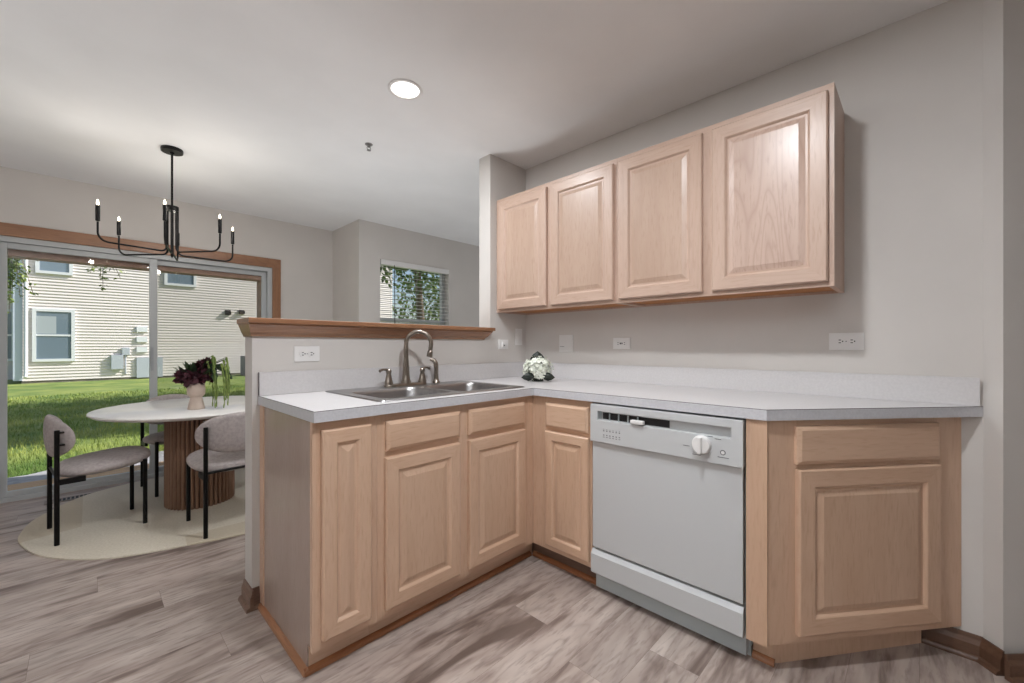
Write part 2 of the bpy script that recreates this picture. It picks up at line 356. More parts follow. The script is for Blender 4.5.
MB().box(.408, .424, YS+.004, YS+.024, .92, 1.12).obj('handle', M_lock, pl)
pr = leaf(.412, OX1-.024, YS+.060, 'fixed_panel', M_glass)
dpart('screen', MB().box(.45, OX1-.11, YS+.112, YS+.1125, .05, 1.79), M_screen)

# floor register by the door
t = thing('floor_register', 'slotted metal floor vent set in the planks between rug and glass door', 'vent', (-.065, 4.50, 0), PI/2)
MB().box(-.05, .05, -.13, .13, 0.0005, .005, None, .001).obj('frame', base('register_taupe', (150, 136, 126), .5, .2), t)
for i in range(10): MB().box(-.034, .034, -.108+i*.022, -.094+i*.022, .0051, .0056).obj('slot', M_dark, t)

# ------------------------------------------------------------------ living window with blind
win = tag(bpy.data.objects.new('window_1', None), kind='structure'); COL.objects.link(win)
yy = YW+.09
s = MB().box(WX0, WX0+.04, yy, yy+.05, WZ0, WZ1).box(WX1-.04, WX1, yy, yy+.05, WZ0, WZ1).box(WX0+.04, WX1-.04, yy, yy+.05, WZ1-.04, WZ1).box(WX0+.04, WX1-.04, yy, yy+.05, WZ0, WZ0+.04).box(WX0+.04, WX1-.04, yy, yy+.05, 1.40, 1.44)
s.obj('window_frame', M_vinyl, win)
MB().box(WX0+.04, WX1-.04, yy+.02, yy+.025, WZ0+.04, WZ1-.04).obj('pane', M_glass, win)
MB().box(WX0-.02, WX1+.02, YW-.03, YW+.09, WZ0-.03, WZ0).obj('window_sill', M_vinyl, win)
bl = thing('window_blind', 'white horizontal slat blind hanging in the living room window', 'blind', (WX0, YW, WZ0))
MB().box(.008, WX1-WX0-.008, -.012, .045, WZ1-WZ0-.055, WZ1-WZ0-.002, None, .003).obj('headrail', M_white, bl)
s = MB(); n = 27
for i in range(n):
    z = .03+i*.042
    a = math.radians(16); c_, s__ = math.cos(a)*.024, math.sin(a)*.024
    s.loops([[(x, .024-c_, z-s__), (x, .024, z+.0022), (x, .024+c_, z+s__), (x, .024, z-.0002)] for x in (.012, WX1-WX0-.012)])
s.obj('slats', M_white, bl)
MB().box(.012, WX1-WX0-.012, .002, .046, .004, .018, None, .002).obj('bottom_rail', M_vinyl, bl)
s = MB()
for x in (.12, (WX1-WX0)/2, WX1-WX0-.12): s.tube([(x, .0, .01), (x, .0, WZ1-WZ0-.06)], .0012, seg=6)
s.obj('ladder_cords', M_vinyl, bl)
MB().tube([(.16, -.016, WZ1-WZ0-.05), (.165, -.018, .35)], .004, seg=8).obj('tilt_wand', M_dark, bl)

# ------------------------------------------------------------------ cabinet building
def door_front(w, h, t=.02, fw=.055, y0=0, raised=True, m=M_cab, mr=M_cabh, mp=None, x0=0, z0=0):
    mp = mp or M_panel
    """a raised-panel door in local x/z, its front at y0-t"""
    s = MB()
    steps = [(0, 0), (0, t-.005), (.005, t)]
    if raised: steps += [(fw-.004, t), (fw, t-.003), (fw+.005, t-.0095), (fw+.013, t-.0095), (fw+.034, t-.003), (fw+.037, t-.003)]
    else: steps = [(0, 0), (0, t-.009), (.003, t-.006), (.010, t-.002), (.013, t)]
    R = []
    for ins, d in steps:
        R.append([s.bm.verts.new((x0+x, y0-d, z0+z)) for x, z in ((ins, ins), (w-ins, ins), (w-ins, h-ins), (ins, h-ins))])
    for k, (a, b) in enumerate(zip(R, R[1:])):
        for i in range(4):
            mt = mp if (raised and k >= 6) else ((mr if i in (0, 2) else m) if raised else mr)
            s.face([a[i], a[(i+1) % 4], b[(i+1) % 4], b[i]], mt)
    s.face(R[-1], mp if raised else mr); s.face(list(reversed(R[0])), m)
    return s
def add_door(parent, x0, x1, z0, z1, name='door', fw=.055, mp=None, m=None, mr=None):
    return door_front(x1-x0, z1-z0, fw=fw, x0=x0, z0=z0, mp=mp, m=m or M_cab, mr=mr or M_cabh).obj(name, None, parent)
def add_drawer(parent, x0, x1, z0, z1, name='drawer_front'):
    return door_front(x1-x0, z1-z0, raised=False, x0=x0, z0=z0).obj(name, None, parent)
def carcass(parent, W, z0, z1, depth, openings, left=True, right=True, fs=None, toe=True, under=False, m_side=M_cab):
    """hollow box with a face frame; openings = list of (x0,x1,z0,z1) through the frame, sorted columns"""
    s = MB(); T = .018
    s.box(0, T, .02, depth-.003, z0, z1, m_side); s.box(W-T, W, .02, depth-.003, z0, z1, m_side)
    s.box(T, W-T, .02, depth-.01, z0+.012, z0+.026, M_under if under else M_cab); s.box(T, W-T, depth-.012, depth-.003, z0, z1, M_cab)
    if under: s.box(T, W-T, .02, depth-.02, z1-.03, z1-.016, M_cab)
    # the face frame: a grid of cells, filled where no opening lies
    xs = sorted(set([0, W]+[v for o in openings for v in o[:2]])); zs = sorted(set([z0, z1]+[v for o in openings for v in o[2:]]))
    solid = lambda xm, zm: not any(o[0] < xm < o[1] and o[2] < zm < o[3] for o in openings)
    for i in range(len(xs)-1):
        j = 0
        while j < len(zs)-1:
            if solid((xs[i]+xs[i+1])/2, (zs[j]+zs[j+1])/2):
                k = j
                while k+1 < len(zs)-1 and solid((xs[i]+xs[i+1])/2, (zs[k+1]+zs[k+2])/2): k += 1
                full = (j == 0 and k == len(zs)-2)
                s.box(xs[i], xs[i+1], 0, .0199, zs[j], zs[k+1], M_cab if full else M_cabh); j = k+1
            else: j += 1
    return s.obj('body', None, parent)
RZ = -PI/2      # cabinets on the right-hand wall face -X
D1 = .61
ZT = .875
# --- run under the sink wall, left to right
XE = .546
c1 = thing('base_cabinet', 'narrow full-door base cabinet at the open left end of the sink counter', 'cabinet', (XE, YC, 0))
W1 = .766-XE
carcass(c1, W1, .1, ZT, D1, [(.03, W1-.04, .15, .83)])
add_door(c1, .562-XE, .738-XE, .133, .845, fw=.05)
MB().box(-.012, -.0002, 0, .019, .1, ZT).obj('frame_edge', M_cab, c1)
e = MB().box(-.0045, -.0005, .018, D1-.004, .1, ZT, M_end); e.box(-.0045, -.0005, .064, D1-.004, 0.0005, .1, M_end)
e.obj('end_panel', M_end, c1)['label'] = 'smooth grey-brown veneered side panel facing the dining room'
MB().box(-.0085, -.0045, D1-.055, D1-.004, .02, ZT).obj('rear_stile', M_cab, c1)
MB().box(0, W1, .064, .076, .0005, .1).obj('toe_kick', M_cabh, c1)
def quarter(a, b, n, r=.017, m=M_quart):
    """quarter-round strip from a to b (xy), bulging along n"""
    pr = [(0, 0), (r, 0), (r*.92, r*.5), (r*.7, r*.85), (r*.35, r*1.1), (0, r*1.2)]
    a = Vector((*a, 0)); b = Vector((*b, 0)); n = Vector((*n, 0))
    return MB().loops([[a+n*p+Vector((0, 0, .0004+z)) for p, z in pr], [b+n*p+Vector((0, 0, .0004+z)) for p, z in pr]], m)
quarter((XE-.005, YC+.05), (XE-.005, YB-.018), (-1, 0), m=M_quarty).obj('shoe_moulding', M_quarty, c1, shift=(XE, YC, 0))
c2 = thing('sink_cabinet', 'double-door base cabinet with two false drawer fronts below the sink', 'cabinet', (.767, YC, 0))
W2 = 1.600-.767; ox = .767
carcass(c2, W2, .1, ZT, D1, [(.801-ox+.01, 1.145-ox, .16, .69), (1.21-ox, 1.565-ox, .16, .69), (.811-ox, 1.145-ox, .745, .83), (1.21-ox, 1.565-ox, .745, .83)])
add_drawer(c2, .799-ox, 1.152-ox, .732, .845); add_drawer(c2, 1.203-ox, 1.570-ox, .732, .845)
add_door(c2, .795-ox, 1.151-ox, .133, .708); add_door(c2, 1.203-ox, 1.572-ox, .133, .708)
MB().box(0, W2+.113, .064, .076, .0005, .1).obj('toe_kick', M_cabh, c2)
sh = thing('shoe_moulding_strip', 'long orange oak quarter-round along the floor under the sink cabinets', 'trim', (XE, YC, 0))
quarter((-.018, .063), (1.690-XE, .063), (0, -1)).obj('strip', M_quart, sh)
# --- run on the right-hand wall (local x runs away from the corner)
yA = YC-.0
c3 = thing('corner_cabinet', 'slim drawer-and-door base cabinet between the inside corner and dishwasher', 'cabinet', (XC, YC-.001, 0), RZ)
W3 = (YC-.001)-1.086
s = carcass(c3, W3, .1, ZT, D1, [(.10, W3-.02, .16, .69), (.10, W3-.02, .745, .83)])
MB().box(-.019, -.0005, -.0465, -.0003, .1, ZT, M_cab).obj('corner_filler', M_cab, c3)
xo = lambda y: (YC-.001)-y
add_drawer(c3, xo(1.357), xo(1.100), .722, .845); add_door(c3, xo(1.357), xo(1.096), .128, .703, fw=.045)
MB().box(-.062, W3, .064, .076, .0005, .1).obj('toe_kick', M_toe, c3)
sh = thing('shoe_moulding_strip', 'short orange oak quarter-round from the inside corner to the dishwasher', 'trim', (XC, YC, 0), RZ)
quarter((-.045, .063), (YC-1.078, .063), (0, -1)).obj('strip', M_quart, sh)
# --- filler stile after the dishwasher and the angled end cabinet
A0 = Vector((XC, .368)); A1 = Vector((XA, -.112)); AD = (A1-A0).normalized(); AW = (A1-A0).length
ang = math.atan2(AD.y, AD.x)
c4 = thing('angled_cabinet', 'angled end base cabinet with one drawer and door, right of the dishwasher', 'cabinet', (A0.x, A0.y, 0), ang)
# face frame in the angled plane
s = MB()
s.box(-.02, .115, 0, .02, .1, ZT, M_cab); s.box(AW-.14, AW-.003, 0, .02, .1, ZT, M_cab)
for z0, z1 in ((.1, .15), (.685, .745), (.835, ZT)): s.box(.115, AW-.14, 0, .02, z0, z1, M_cabh)
s.box(.115, AW-.14, .022, .026, .13, .84, M_dark)
s.obj('face_frame', None, c4)
# body behind the face frame
inv = Matrix.Rotation(-ang, 4, 'Z') @ Matrix.Translation((-A0.x, -A0.y, 0))
s = MB().prism([(XC, .386), (XC+.012, .372), (XA-.03, -.07), (XA-.02, .436), (XC, .436)], .1, ZT, M_cab)
s.bm.transform(inv); s.obj('body', M_cab, c4)
s = MB().box(XC-.018, XC-.0002, .372, .437, .1, ZT, M_cab); s.bm.transform(inv); s.obj('corner_stile', M_cab, c4)
add_drawer(c4, .092, .664, .722, .853); add_door(c4, .096, .664, .132, .704, fw=.062)
s = MB().prism([(XC+.064, .436), (XC+.064, .374), (XC+.076, .366), (XC+.076, .436)], .0005, .1, M_cab); s.bm.transform(inv); s.obj('toe_kick', M_cab, c4)
s = MB().prism([(XC+.0765, .366), (XC+.084, .358), (XA-.032, -.005), (XA-.032, .03), (XC+.0765, .38)], .0005, .1, M_cab); s.bm.transform(inv); s.obj('toe_kick', M_cab, c4)
s = quarter((XC+.0635, .436), (XC+.0635, .366), (-1, 0), m=M_quarty); s.bm.transform(inv); s.obj('shoe_moulding', M_quarty, c4)

# ------------------------------------------------------------------ upper cabinets
UB, UT, UD = 1.3561, 2.1192, .2933
def upper(ytop, W, doors, label):
    t = thing('upper_cabinet', label, 'cabinet', (XA-UD, ytop, 0), RZ, 'upper wall cabinets')
    s = MB(); T = .018; D = UD-.002
    s.box(0, W, 0, .019, UB, UB+.045, M_uph); s.box(0, W, 0, .019, UT-.045, UT, M_uph)
    s.box(0, .045, 0, .019, UB+.045, UT-.045, M_upz); s.box(W-.045, W, 0, .019, UB+.045, UT-.045, M_upz); s.box(W/2-.04, W/2+.04, 0, .019, UB+.045, UT-.045, M_upz)
    s.box(0, T, .0191, D, UB, UT, M_upz); s.box(W-T, W, .0191, D, UB, UT, M_upz)
    s.box(T, W-T, .0191, D, UT-.03, UT-.012, M_upz); s.box(T, W-T, D-.01, D, UB, UT, M_upz)
    s.obj('body', None, t)
    MB().box(T+.0005, W-T-.0005, .0195, D-.0105, UB+.012, UB+.028).obj('bottom_panel', M_under, t)
    for a, b in doors: add_door(t, ytop-a, ytop-b, 1.374, 2.092, fw=.058, mp=M_oakpanel if b < .3 else M_upp, m=M_upz, mr=M_uph)
    return t
YSEAM = 1.1405
upper(YB-.003, YB-.003-YSEAM-.0005, [(2.028, 1.613), (1.579, 1.156)], 'pickled wood two-door wall cabinet against the corner column')
upper(YSEAM-.0005, YSEAM-.0005-.2283, [(1.125, .702), (.661, .246)], 'pickled wood two-door wall cabinet with the open right end')

# ------------------------------------------------------------------ countertop
CT, CB = .914, .876
FY, FX = YB-.635, XA-.635
SX0, SX1, SY0, SY1 = .815, 1.615, 1.505, 1.985      # hole under the sink rim
ct = thing('countertop', 'L-shaped speckled white laminate countertop with low backsplash', 'countertop', (0, 0, CT))
s = MB()
CXY = (FX, .372); EXY = (XA-.001, -.163); YBk = YB-.001
def quadz(x0, x1, y0, y1, z): s.face([s.bm.verts.new(p) for p in ((x0, y0, z), (x1, y0, z), (x1, y1, z), (x0, y1, z))])
for z in (CT, CB):
    quadz(XL, SX0, FY, YBk, z); quadz(SX0, SX1, FY, SY0, z); quadz(SX0, SX1, SY1, YBk, z); quadz(SX1, FX, FY, YBk, z)
    quadz(FX, XA-.001, FY, YBk, z)
    s.face([s.bm.verts.new((x, y, z)) for x, y in ((FX, FY), CXY, EXY, (XA-.001, FY))])
def wallz(loop):
    for (a, b) in zip(loop, loop[1:]+loop[:1]): s.face([s.bm.verts.new(p) for p in ((*a, CB), (*b, CB), (*b, CT), (*a, CT))])
wallz([(XL, FY), (FX, FY), CXY, EXY, (XA-.001, YBk), (XL, YBk)]); wallz([(SX0, SY0), (SX1, SY0), (SX1, SY1), (SX0, SY1)])
s.obj('top', M_lam, ct, shift=(0, 0, CT))
def strip(pts, z0, z1, off, m, name):
    s = MB(); P = [Vector(p) for p in pts]; ns = []
    for a, b in zip(P, P[1:]): d = (b-a).normalized(); ns.append(Vector((d.y, -d.x)))
    out = []
    for i, p in enumerate(P):
        n1 = ns[max(0, i-1)]; n2 = ns[min(i, len(ns)-1)]; n = (n1+n2); n = n/(n.dot(n1)); out.append(p+n*off)
    for i in range(len(P)-1):
        s.loops([[(*P[i], z0), (*out[i], z0), (*out[i], z1), (*P[i], z1)], [(*P[i+1], z0), (*out[i+1], z0), (*out[i+1], z1), (*P[i+1], z1)]], m, i == 0, i == len(P)-2)
    return s.obj(name, m, ct, shift=(0, 0, CT))
edge = [(XL, YBk), (XL, FY), (FX, FY), CXY, EXY]
strip(edge, CB, CT-.0022, .0012, M_lamedge, 'edge_band')
strip(edge, CT-.0022, CT-.0004, .0013, M_seam, 'edge_seam')
MB().box(XL, XA-.0205, YB-.02, YB-.001, CT+.0003, 1.016, None, .0015).obj('backsplash', M_lam, ct, shift=(0, 0, CT))
MB().box(XA-.02, XA-.001, -.155, YB-.001, CT+.0003, 1.016, None, .0015).obj('backsplash', M_lam, ct, shift=(0, 0, CT))
MB().box(XL-.0006, XL+.0, YB-.02, YB-.001, CT+.001, 1.016).obj('backsplash_end_seam', M_seam, ct, shift=(0, 0, CT))

# ------------------------------------------------------------------ sink
sk = thing('kitchen_sink', 'double-bowl stainless steel drop-in sink in the counter', 'sink', (.795, 1.478, CT))
SWd, SD = .83, .545
def rr(x0, x1, y0, y1, r, z, n=5):
    out = []
    for cx, cy, a0 in ((x1-r, y0+r, -90), (x1-r, y1-r, 0), (x0+r, y1-r, 90), (x0+r, y0+r, 180)):
        for k in range(n+1):
            a = math.radians(a0+90*k/n); out.append((cx+r*math.cos(a), cy+r*math.sin(a), z))
    return out
bowls = [(.05, .405, .05, .40), (.43, .785, .05, .40)]
s = MB()
# rim plate: outer ring to a lattice with two bowl openings
out_lo = rr(0, SWd, 0, SD, .02, .0008); out_hi = rr(.006, SWd-.006, .006, SD-.006, .016, .005)
s.loops([out_lo, out_hi], None, False, False, True)
g = bmesh.new()
def edges_loop(pts):
    vs = [g.verts.new(p) for p in pts]
    return [g.edges.new((vs[i], vs[(i+1) % len(vs)])) for i in range(len(vs))]
E_ = edges_loop(out_hi)
for b_ in bowls: E_ += edges_loop(rr(*b_, .055, .005))
bmesh.ops.triangle_fill(g, use_beauty=True, use_dissolve=False, edges=E_)
s.merge(g)
s.obj('rim', M_steel, sk)
for b_ in bowls:
    x0, x1, y0, y1 = b_
    s = MB(); R_ = [rr(x0, x1, y0, y1, .055, .005), rr(x0+.004, x1-.004, y0+.004, y1-.004, .055, .001), rr(x0+.008, x1-.008, y0+.008, y1-.008, .055, -.012), rr(x0+.018, x1-.018, y0+.018, y1-.018, .055, -.15), rr(x0+.032, x1-.032, y0+.032, y1-.032, .05, -.168), rr(x0+.06, x1-.06, y0+.06, y1-.06, .04, -.172)]
    s.loops(R_, None, False, True, True)
    bw = s.obj('bowl', M_steel, sk)
    MB().lathe([(.001, -.1705), (.04, -.1705), (.043, -.169), (.045, -.1712)], ((x0+x1)/2, (y0+y1)/2, 0)).obj('drain', M_bronze, bw)
# ------------------------------------------------------------------ faucet set
fx0, fy0 = 1.205, 1.965
fc = thing('kitchen_faucet', 'bronze gooseneck faucet with two lever handles behind the sink', 'faucet', (fx0, fy0, CT+.0055))
MB().loops([[(a*1.0, b, z) for a, b in [(.125*math.copysign(abs(math.cos(t_))**.5, math.cos(t_)), .026*math.copysign(abs(math.sin(t_))**.7, math.sin(t_))) for t_ in [2*PI*k/40 for k in range(40)]]] for z in (0, .009)]+[[(.95*a, .85*b, .013) for a, b in [(.125*math.copysign(abs(math.cos(t_))**.5, math.cos(t_)), .026*math.copysign(abs(math.sin(t_))**.7, math.sin(t_))) for t_ in [2*PI*k/40 for k in range(40)]]]], None, smooth=True).obj('base_plate', M_bronze, fc)
MB().lathe([(.026, .010), (.027, .020), (.021, .035), (.018, .06), (.0165, .10), (.0125, .15), (.012, .17)], (0, 0, 0)).obj('spout_base', M_bronze, fc)
path = [(0, 0, .13), (0, 0, .20)]
for k in range(0, 15):
    a = PI-k*PI/14*1.08; path.append((.0, -(.066+.066*math.cos(a)), .222+.066*math.sin(a)))
rot = Matrix.Rotation(math.radians(52), 4, 'Z')
path = [rot @ Vector(p) for p in path]
last = path[-1]; dirn = (path[-1]-path[-2]).normalized()
sp = MB().tube(path+[last+dirn*.025], [.0125]*2+[.0115]*15+[.0115], None, 14)
sp.tube([last+dirn*.02, last+dirn*.026, last+dirn*.05, last+dirn*.054], [.012, .015, .0165, .013], None, 16)
sp.obj('gooseneck_spout', M_bronze, fc)
for sx, ang_ in ((-1, 200), (1, 20)):
    hx = sx*.102
    h = MB().lathe([(.021, .010), (.023, .018), (.019, .030), (.015, .05), (.011, .066), (.013, .072), (.0145, .082), (.010, .09), (.002, .093)], (hx, 0, 0)).obj('handle_base', M_bronze, fc)
    a = math.radians(ang_)
    MB().tube([(hx, 0, .084), (hx+.02*math.cos(a), .02*math.sin(a), .090), (hx+.045*math.cos(a), .045*math.sin(a), .091), (hx+.066*math.cos(a), .066*math.sin(a), .084)], [.006, .006, .0055, .0075], None, 10).obj('lever', M_bronze, h)
spy = thing('side_sprayer', 'small bronze side sprayer standing right of the faucet', 'sprayer', (1.405, 1.972, CT+.0055))
MB().lathe([(.021, 0), (.022, .008), (.016, .014), (.0135, .03), (.0125, .045), (.014, .05)], (0, 0, 0)).obj('holder', M_bronze, spy)
MB().tube([(0, 0, .05), (0, 0, .085), (-.002, .002, .112), (-.010, .010, .130), (-.024, .024, .137)], [.0115, .0125, .0135, .013, .010], None, 14).obj('spray_head', M_bronze, spy)

# ------------------------------------------------------------------ dishwasher (local: x away from corner, front -y)
DWY = 1.0765; DWW = 1.0765-.441
dw = thing('dishwasher', 'white built-in dishwasher with a top control panel and dial', 'dishwasher', (XC, DWY, 0), RZ)
MB().box(.004, DWW-.004, .012, .56, .02, .862).obj('tub', M_dwgrey, dw)
s = MB()
# control panel frame with a recessed handle slot
zt, zb = .868, .700; yf = -.034
s.box(.002, DWW-.002, yf, .01, zb, .800, None, .003)                # lower plate
s.box(.002, DWW-.002, yf, .01, .838, zt, None, .003)                # top lip
s.box(.002, .040, yf, .01, .798, .840, None, .002); s.box(DWW-.040, DWW-.002, yf, .01, .798, .840, None, .002)
s.box(.03, DWW-.03, -.012, .0, .795, .845)
cp = s.obj('control_panel', M_dw, dw)
s = MB().box(.055, .362, -.0135, -.0121, .803, .832).obj('slot_opening', M_dark, cp)
for i in range(5): MB().box(.045+i*.045, .049+i*.045, -.02, -.0136, .800, .836).obj('slot_rib', M_dwgrey, cp)
MB().box(.205, .262, yf-.010, yf+.012, .803, .820, None, .006).obj('latch', M_white, cp)
kn = MB().lathe([(.001, 0), (.034, 0), (.035, .004), (.033, .012), (.030, .018), (.001, .019)], (.495, yf, .763), None, 32, mat4=Matrix.Rotation(PI/2, 4, 'X')).obj('dial', M_white, cp)
MB().box(.488, .502, yf-.034, yf-.017, .733, .793, None, .004).obj('dial_grip', M_white, kn)
y_ = yf-.0006
for r_, z in ((0, .752), (1, .733)):
    for i in range(6):
        x = .070+i*.0155; s = MB().box(x, x+.006, y_, yf, z, z+.0045)
        if r_: s.box(x-.001, x+.0075, y_, yf, z-.008, z-.0055)
        else: s.box(x+.001, x+.005, y_, yf, z+.008, z+.010)
        s.obj('button_mark', M_grey, cp)
for x, z, l_ in ((.425, .748, .024), (.540, .790, .022), (.515, .796, .018), (.46, .720, .03)): MB().box(x, x+l_, y_, yf, z, z+.0022).obj('dial_mark', M_grey, cp)
lg = MB().lathe([(.001, 0), (.0095, 0), (.0095, .0008), (.001, .0008)], (.568, yf, .745), None, 24, mat4=Matrix.Rotation(PI/2, 4, 'X')).obj('round_emblem', M_grey, cp)
MB().lathe([(.004, 0), (.0062, 0), (.0062, .0008), (.004, .0008)], (.568, yf-.001, .745), None, 20, mat4=Matrix.Rotation(PI/2, 4, 'X')).obj('emblem_ring', M_white, lg)
MB().box(.550, .588, y_, yf, .726, .7285).obj('emblem_caption', M_grey, cp)
MB().box(.006, DWW-.006, -.020, .0118, .216, .697, None, .003).obj('door', M_dw, dw)
MB().loops([[(.002+x, y, z) for y, z in ((.0, .098), (-.022, .098), (-.028, .104), (-.028, .186), (-.014, .204), (.0, .205))] for x in (0, DWW-.006)]).obj('lower_access_panel', M_dw, dw)
k_ = MB().box(.002, DWW+.001, .050, .058, .001, .1).obj('kick_plate', M_dwgrey, dw)
s = MB()
for i in range(4): s.box(DWW-.155, DWW-.045, .0485, .0499, .05+i*.011, .0545+i*.011)
s.obj('vent_slots', M_dark, k_)
MB().box(DWW+.0005, DWW+.003, .0, .05, .1, .24).obj('side_gasket', M_dark, dw)

# ------------------------------------------------------------------ outlets and switches
def plate(x, y, z, w, h, rz, label, style, group=None, cat='outlet', name='wall_outlet'):
    t = thing(name, label, cat, (x, y, z), rz, group)
    MB().box(-w/2, w/2, -.006, -.0005, -h/2, h/2, None, .002).obj('cover_plate', M_white, t)
    if style == 'duplex':
        for sx in (-1, 1):
            cx = sx*w*.17
            r = MB().lathe([(.001, .006), (.0155, .006), (.0155, .0085), (.001, .009)], (cx, 0, 0), None, 20, mat4=Matrix.Rotation(PI/2, 4, 'X')).obj('receptacle', M_white, t)
            s = MB().box(cx-.005, cx+.003, -.0098, -.0088, .004, .0075, M_dark).box(cx-.005, cx+.003, -.0098, -.0088, -.0075, -.004, M_dark); s.box(cx+.006, cx+.0105, -.0098, -.0088, -.0025, .0025, M_dark)
            s.obj('slots', M_dark, r)
        MB().box(-.002, .002, -.0068, -.0058, -.002, .002).obj('screw', M_grey, t)
    if style == 'gfci':
        f_ = MB().box(-w*.29, w*.29, -.0085, -.006, -h*.24, h*.24, None, .001).obj('receptacle', M_white, t)
        s = MB()
        for sx in (-1, 1):
            cx = sx*w*.19; s.box(cx-.003, cx+.004, -.0092, -.0086, .004, .007, M_dark).box(cx-.003, cx+.004, -.0092, -.0086, -.007, -.004, M_dark)
        s.box(-.009, -.002, -.0095, -.0086, -.005, .005, M_dark).box(.002, .009, -.0095, -.0086, -.005, .005, M_grey)
        s.obj('slots', M_dark, f_)
    if style == 'rocker':
        MB().loops([[(-w*.2, -.006, z_), (w*.2, -.006, z_), (w*.2, y_, z_), (-w*.2, y_, z_)] for z_, y_ in ((-h*.29, -.007), (0, -.0095), (h*.29, -.0075))]).obj('rocker', M_white, t)
    if style == 'double':
        for sx in (-1, 1):
            cx = sx*w*.2
            MB().box(cx-.016, cx+.016, -.0075, -.006, -h*.29, h*.29, None, .001).obj('rocker', M_white, t)
        MB().box(-w*.42, -w*.1, -.0082, -.0074, -.022, -.0195).obj('mark', M_grey, t)
    if style == 'nightlight':
        MB().box(-.018, .018, -.012, -.006, -.018, .016, None, .003).obj('receptacle', M_white, t)
        MB().box(-.006, .006, -.0128, -.0118, -.012, -.004).obj('slots', M_grey, t)
    return t
plate(.734, YB, 1.094, .114, .071, 0, 'white duplex outlet on the half wall, left above the sink counter', 'duplex')
plate(2.028, YB, 1.142, .09, .066, 0, 'small white outlet beside the right end of the oak ledge', 'nightlight')
plate(2.182, YB, 1.196, .068, .118, 0, 'tall narrow white switch next to the wall corner', 'rocker', cat='switch', name='wall_switch')
plate(XA, 1.692, 1.148, .112, .114, RZ, 'square white double switch plate behind the white flowers', 'double', cat='switch', name='wall_switch')
plate(XA, 1.279, 1.146, .112, .068, RZ, 'white outlet with test buttons under the upper cabinets', 'gfci')
plate(XA, .222, 1.150, .116, .072, RZ, 'white duplex outlet on the open wall right of the upper cabinets', 'duplex')

# ------------------------------------------------------------------ ceiling items
rl = thing('recessed_light', 'round white recessed ceiling light above the sink', 'ceiling light', (1.13, 1.85, CZ))
MB().lathe([(.068, -.001), (.083, -.001), (.085, -.004), (.080, -.007), (.070, -.006), (.068, -.001)], (0, 0, 0), None, 40, caps=False).obj('trim_ring', M_white, rl)
MB().lathe([(.001, -.0012), (.068, -.0012), (.068, -.0025), (.001, -.0025)], (0, 0, 0), None, 40).obj('lens', emit('lamp_lens', (255, 252, 246), 2.5), rl)
sp_ = thing('fire_sprinkler', 'small chrome fire sprinkler head on the ceiling', 'sprinkler', (1.275, 2.52, CZ))
MB().lathe([(.001, -.0005), (.024, -.0005), (.023, -.004), (.012, -.006), (.010, -.018), (.004, -.02)], (0, 0, 0), None, 20).obj('escutcheon', M_steel, sp_)
s = MB()
for a in (0, PI): s.tube([(.008*math.cos(a), .008*math.sin(a), -.016), (.013*math.cos(a), .013*math.sin(a), -.026), (.004*math.cos(a), .004*math.sin(a), -.038)], .0025, None, 8)
s.obj('frame_arms', M_steel, sp_)
s = MB().lathe([(.001, -.037), (.012, -.038), (.0135, -.040), (.001, -.041)], (0, 0, 0), None, 16).obj('deflector', M_steel, sp_)

ch = thing('chandelier', 'black six-arm chandelier with candle bulbs over the dining table', 'chandelier', (.407, 3.504, CZ))
MB().lathe([(.001, -.0005), (.058, -.0005), (.060, -.006), (.058, -.022), (.014, -.024), (.010, -.034), (.001, -.034)], (0, 0, 0), None, 36).obj('canopy', M_black, ch)
MB().lathe([(.0062, -.03), (.0062, -.38)], (0, 0, 0), None, 12).obj('rod', M_black, ch)
MB().lathe([(.001, -.375), (.034, -.376), (.036, -.38), (.036, -.402), (.034, -.406), (.001, -.407)], (0, 0, 0), None, 28).obj('hub', M_black, ch)
MB().lathe([(.006, -.40), (.007, -.68), (.009, -.70), (.002, -.712)], (0, 0, 0), None, 12).obj('finial', M_black, ch)
M_bulb = emit('warm_bulb', (255, 240, 212), 6)
for k in range(6):
    a = math.radians((-6, 48, 124, 178, 238, 304)[k])-YAW
    dx, dy = math.cos(a), math.sin(a); zr = -.690 if k % 2 else -.676; R0 = .030; R1 = (.34, .34, .36, .36, .355, .37)[k]
    P = [(dx*R0, dy*R0, -.40), (dx*R0, dy*R0, zr+.03)]
    for q in range(1, 6): b = q/5*PI/2; P.append((dx*(R0+.03*(1-math.cos(b))), dy*(R0+.03*(1-math.cos(b))), zr+.03-.03*math.sin(b)))
    for q in range(0, 7): b = q/6*PI/2; P.append((dx*(R1-.05+.05*math.sin(b)), dy*(R1-.05+.05*math.sin(b)), zr+.05*(1-math.cos(b))))
    P.append((dx*R1, dy*R1, -.565))
    arm = MB().tube(P, .0055, None, 8).obj('arm', M_black, ch)
    MB().lathe([(.006, -.562), (.0108, -.559), (.0108, -.470), (.006, -.468)], (dx*R1, dy*R1, 0), None, 14).obj('candle_sleeve', M_black, arm)
    MB().lathe([(.004, -.469), (.0062, -.460), (.0062, -.452), (.003, -.443), (.0008, -.438)], (dx*R1, dy*R1, 0), None, 12).obj('bulb', M_bulb, arm)
    if k % 2 == 0:
        lamp('candle_bulb_lamp', (.407+dx*R1, 3.504+dy*R1, CZ-.425), 2.2, 'POINT', size=.02, color=(1, .93, .84))

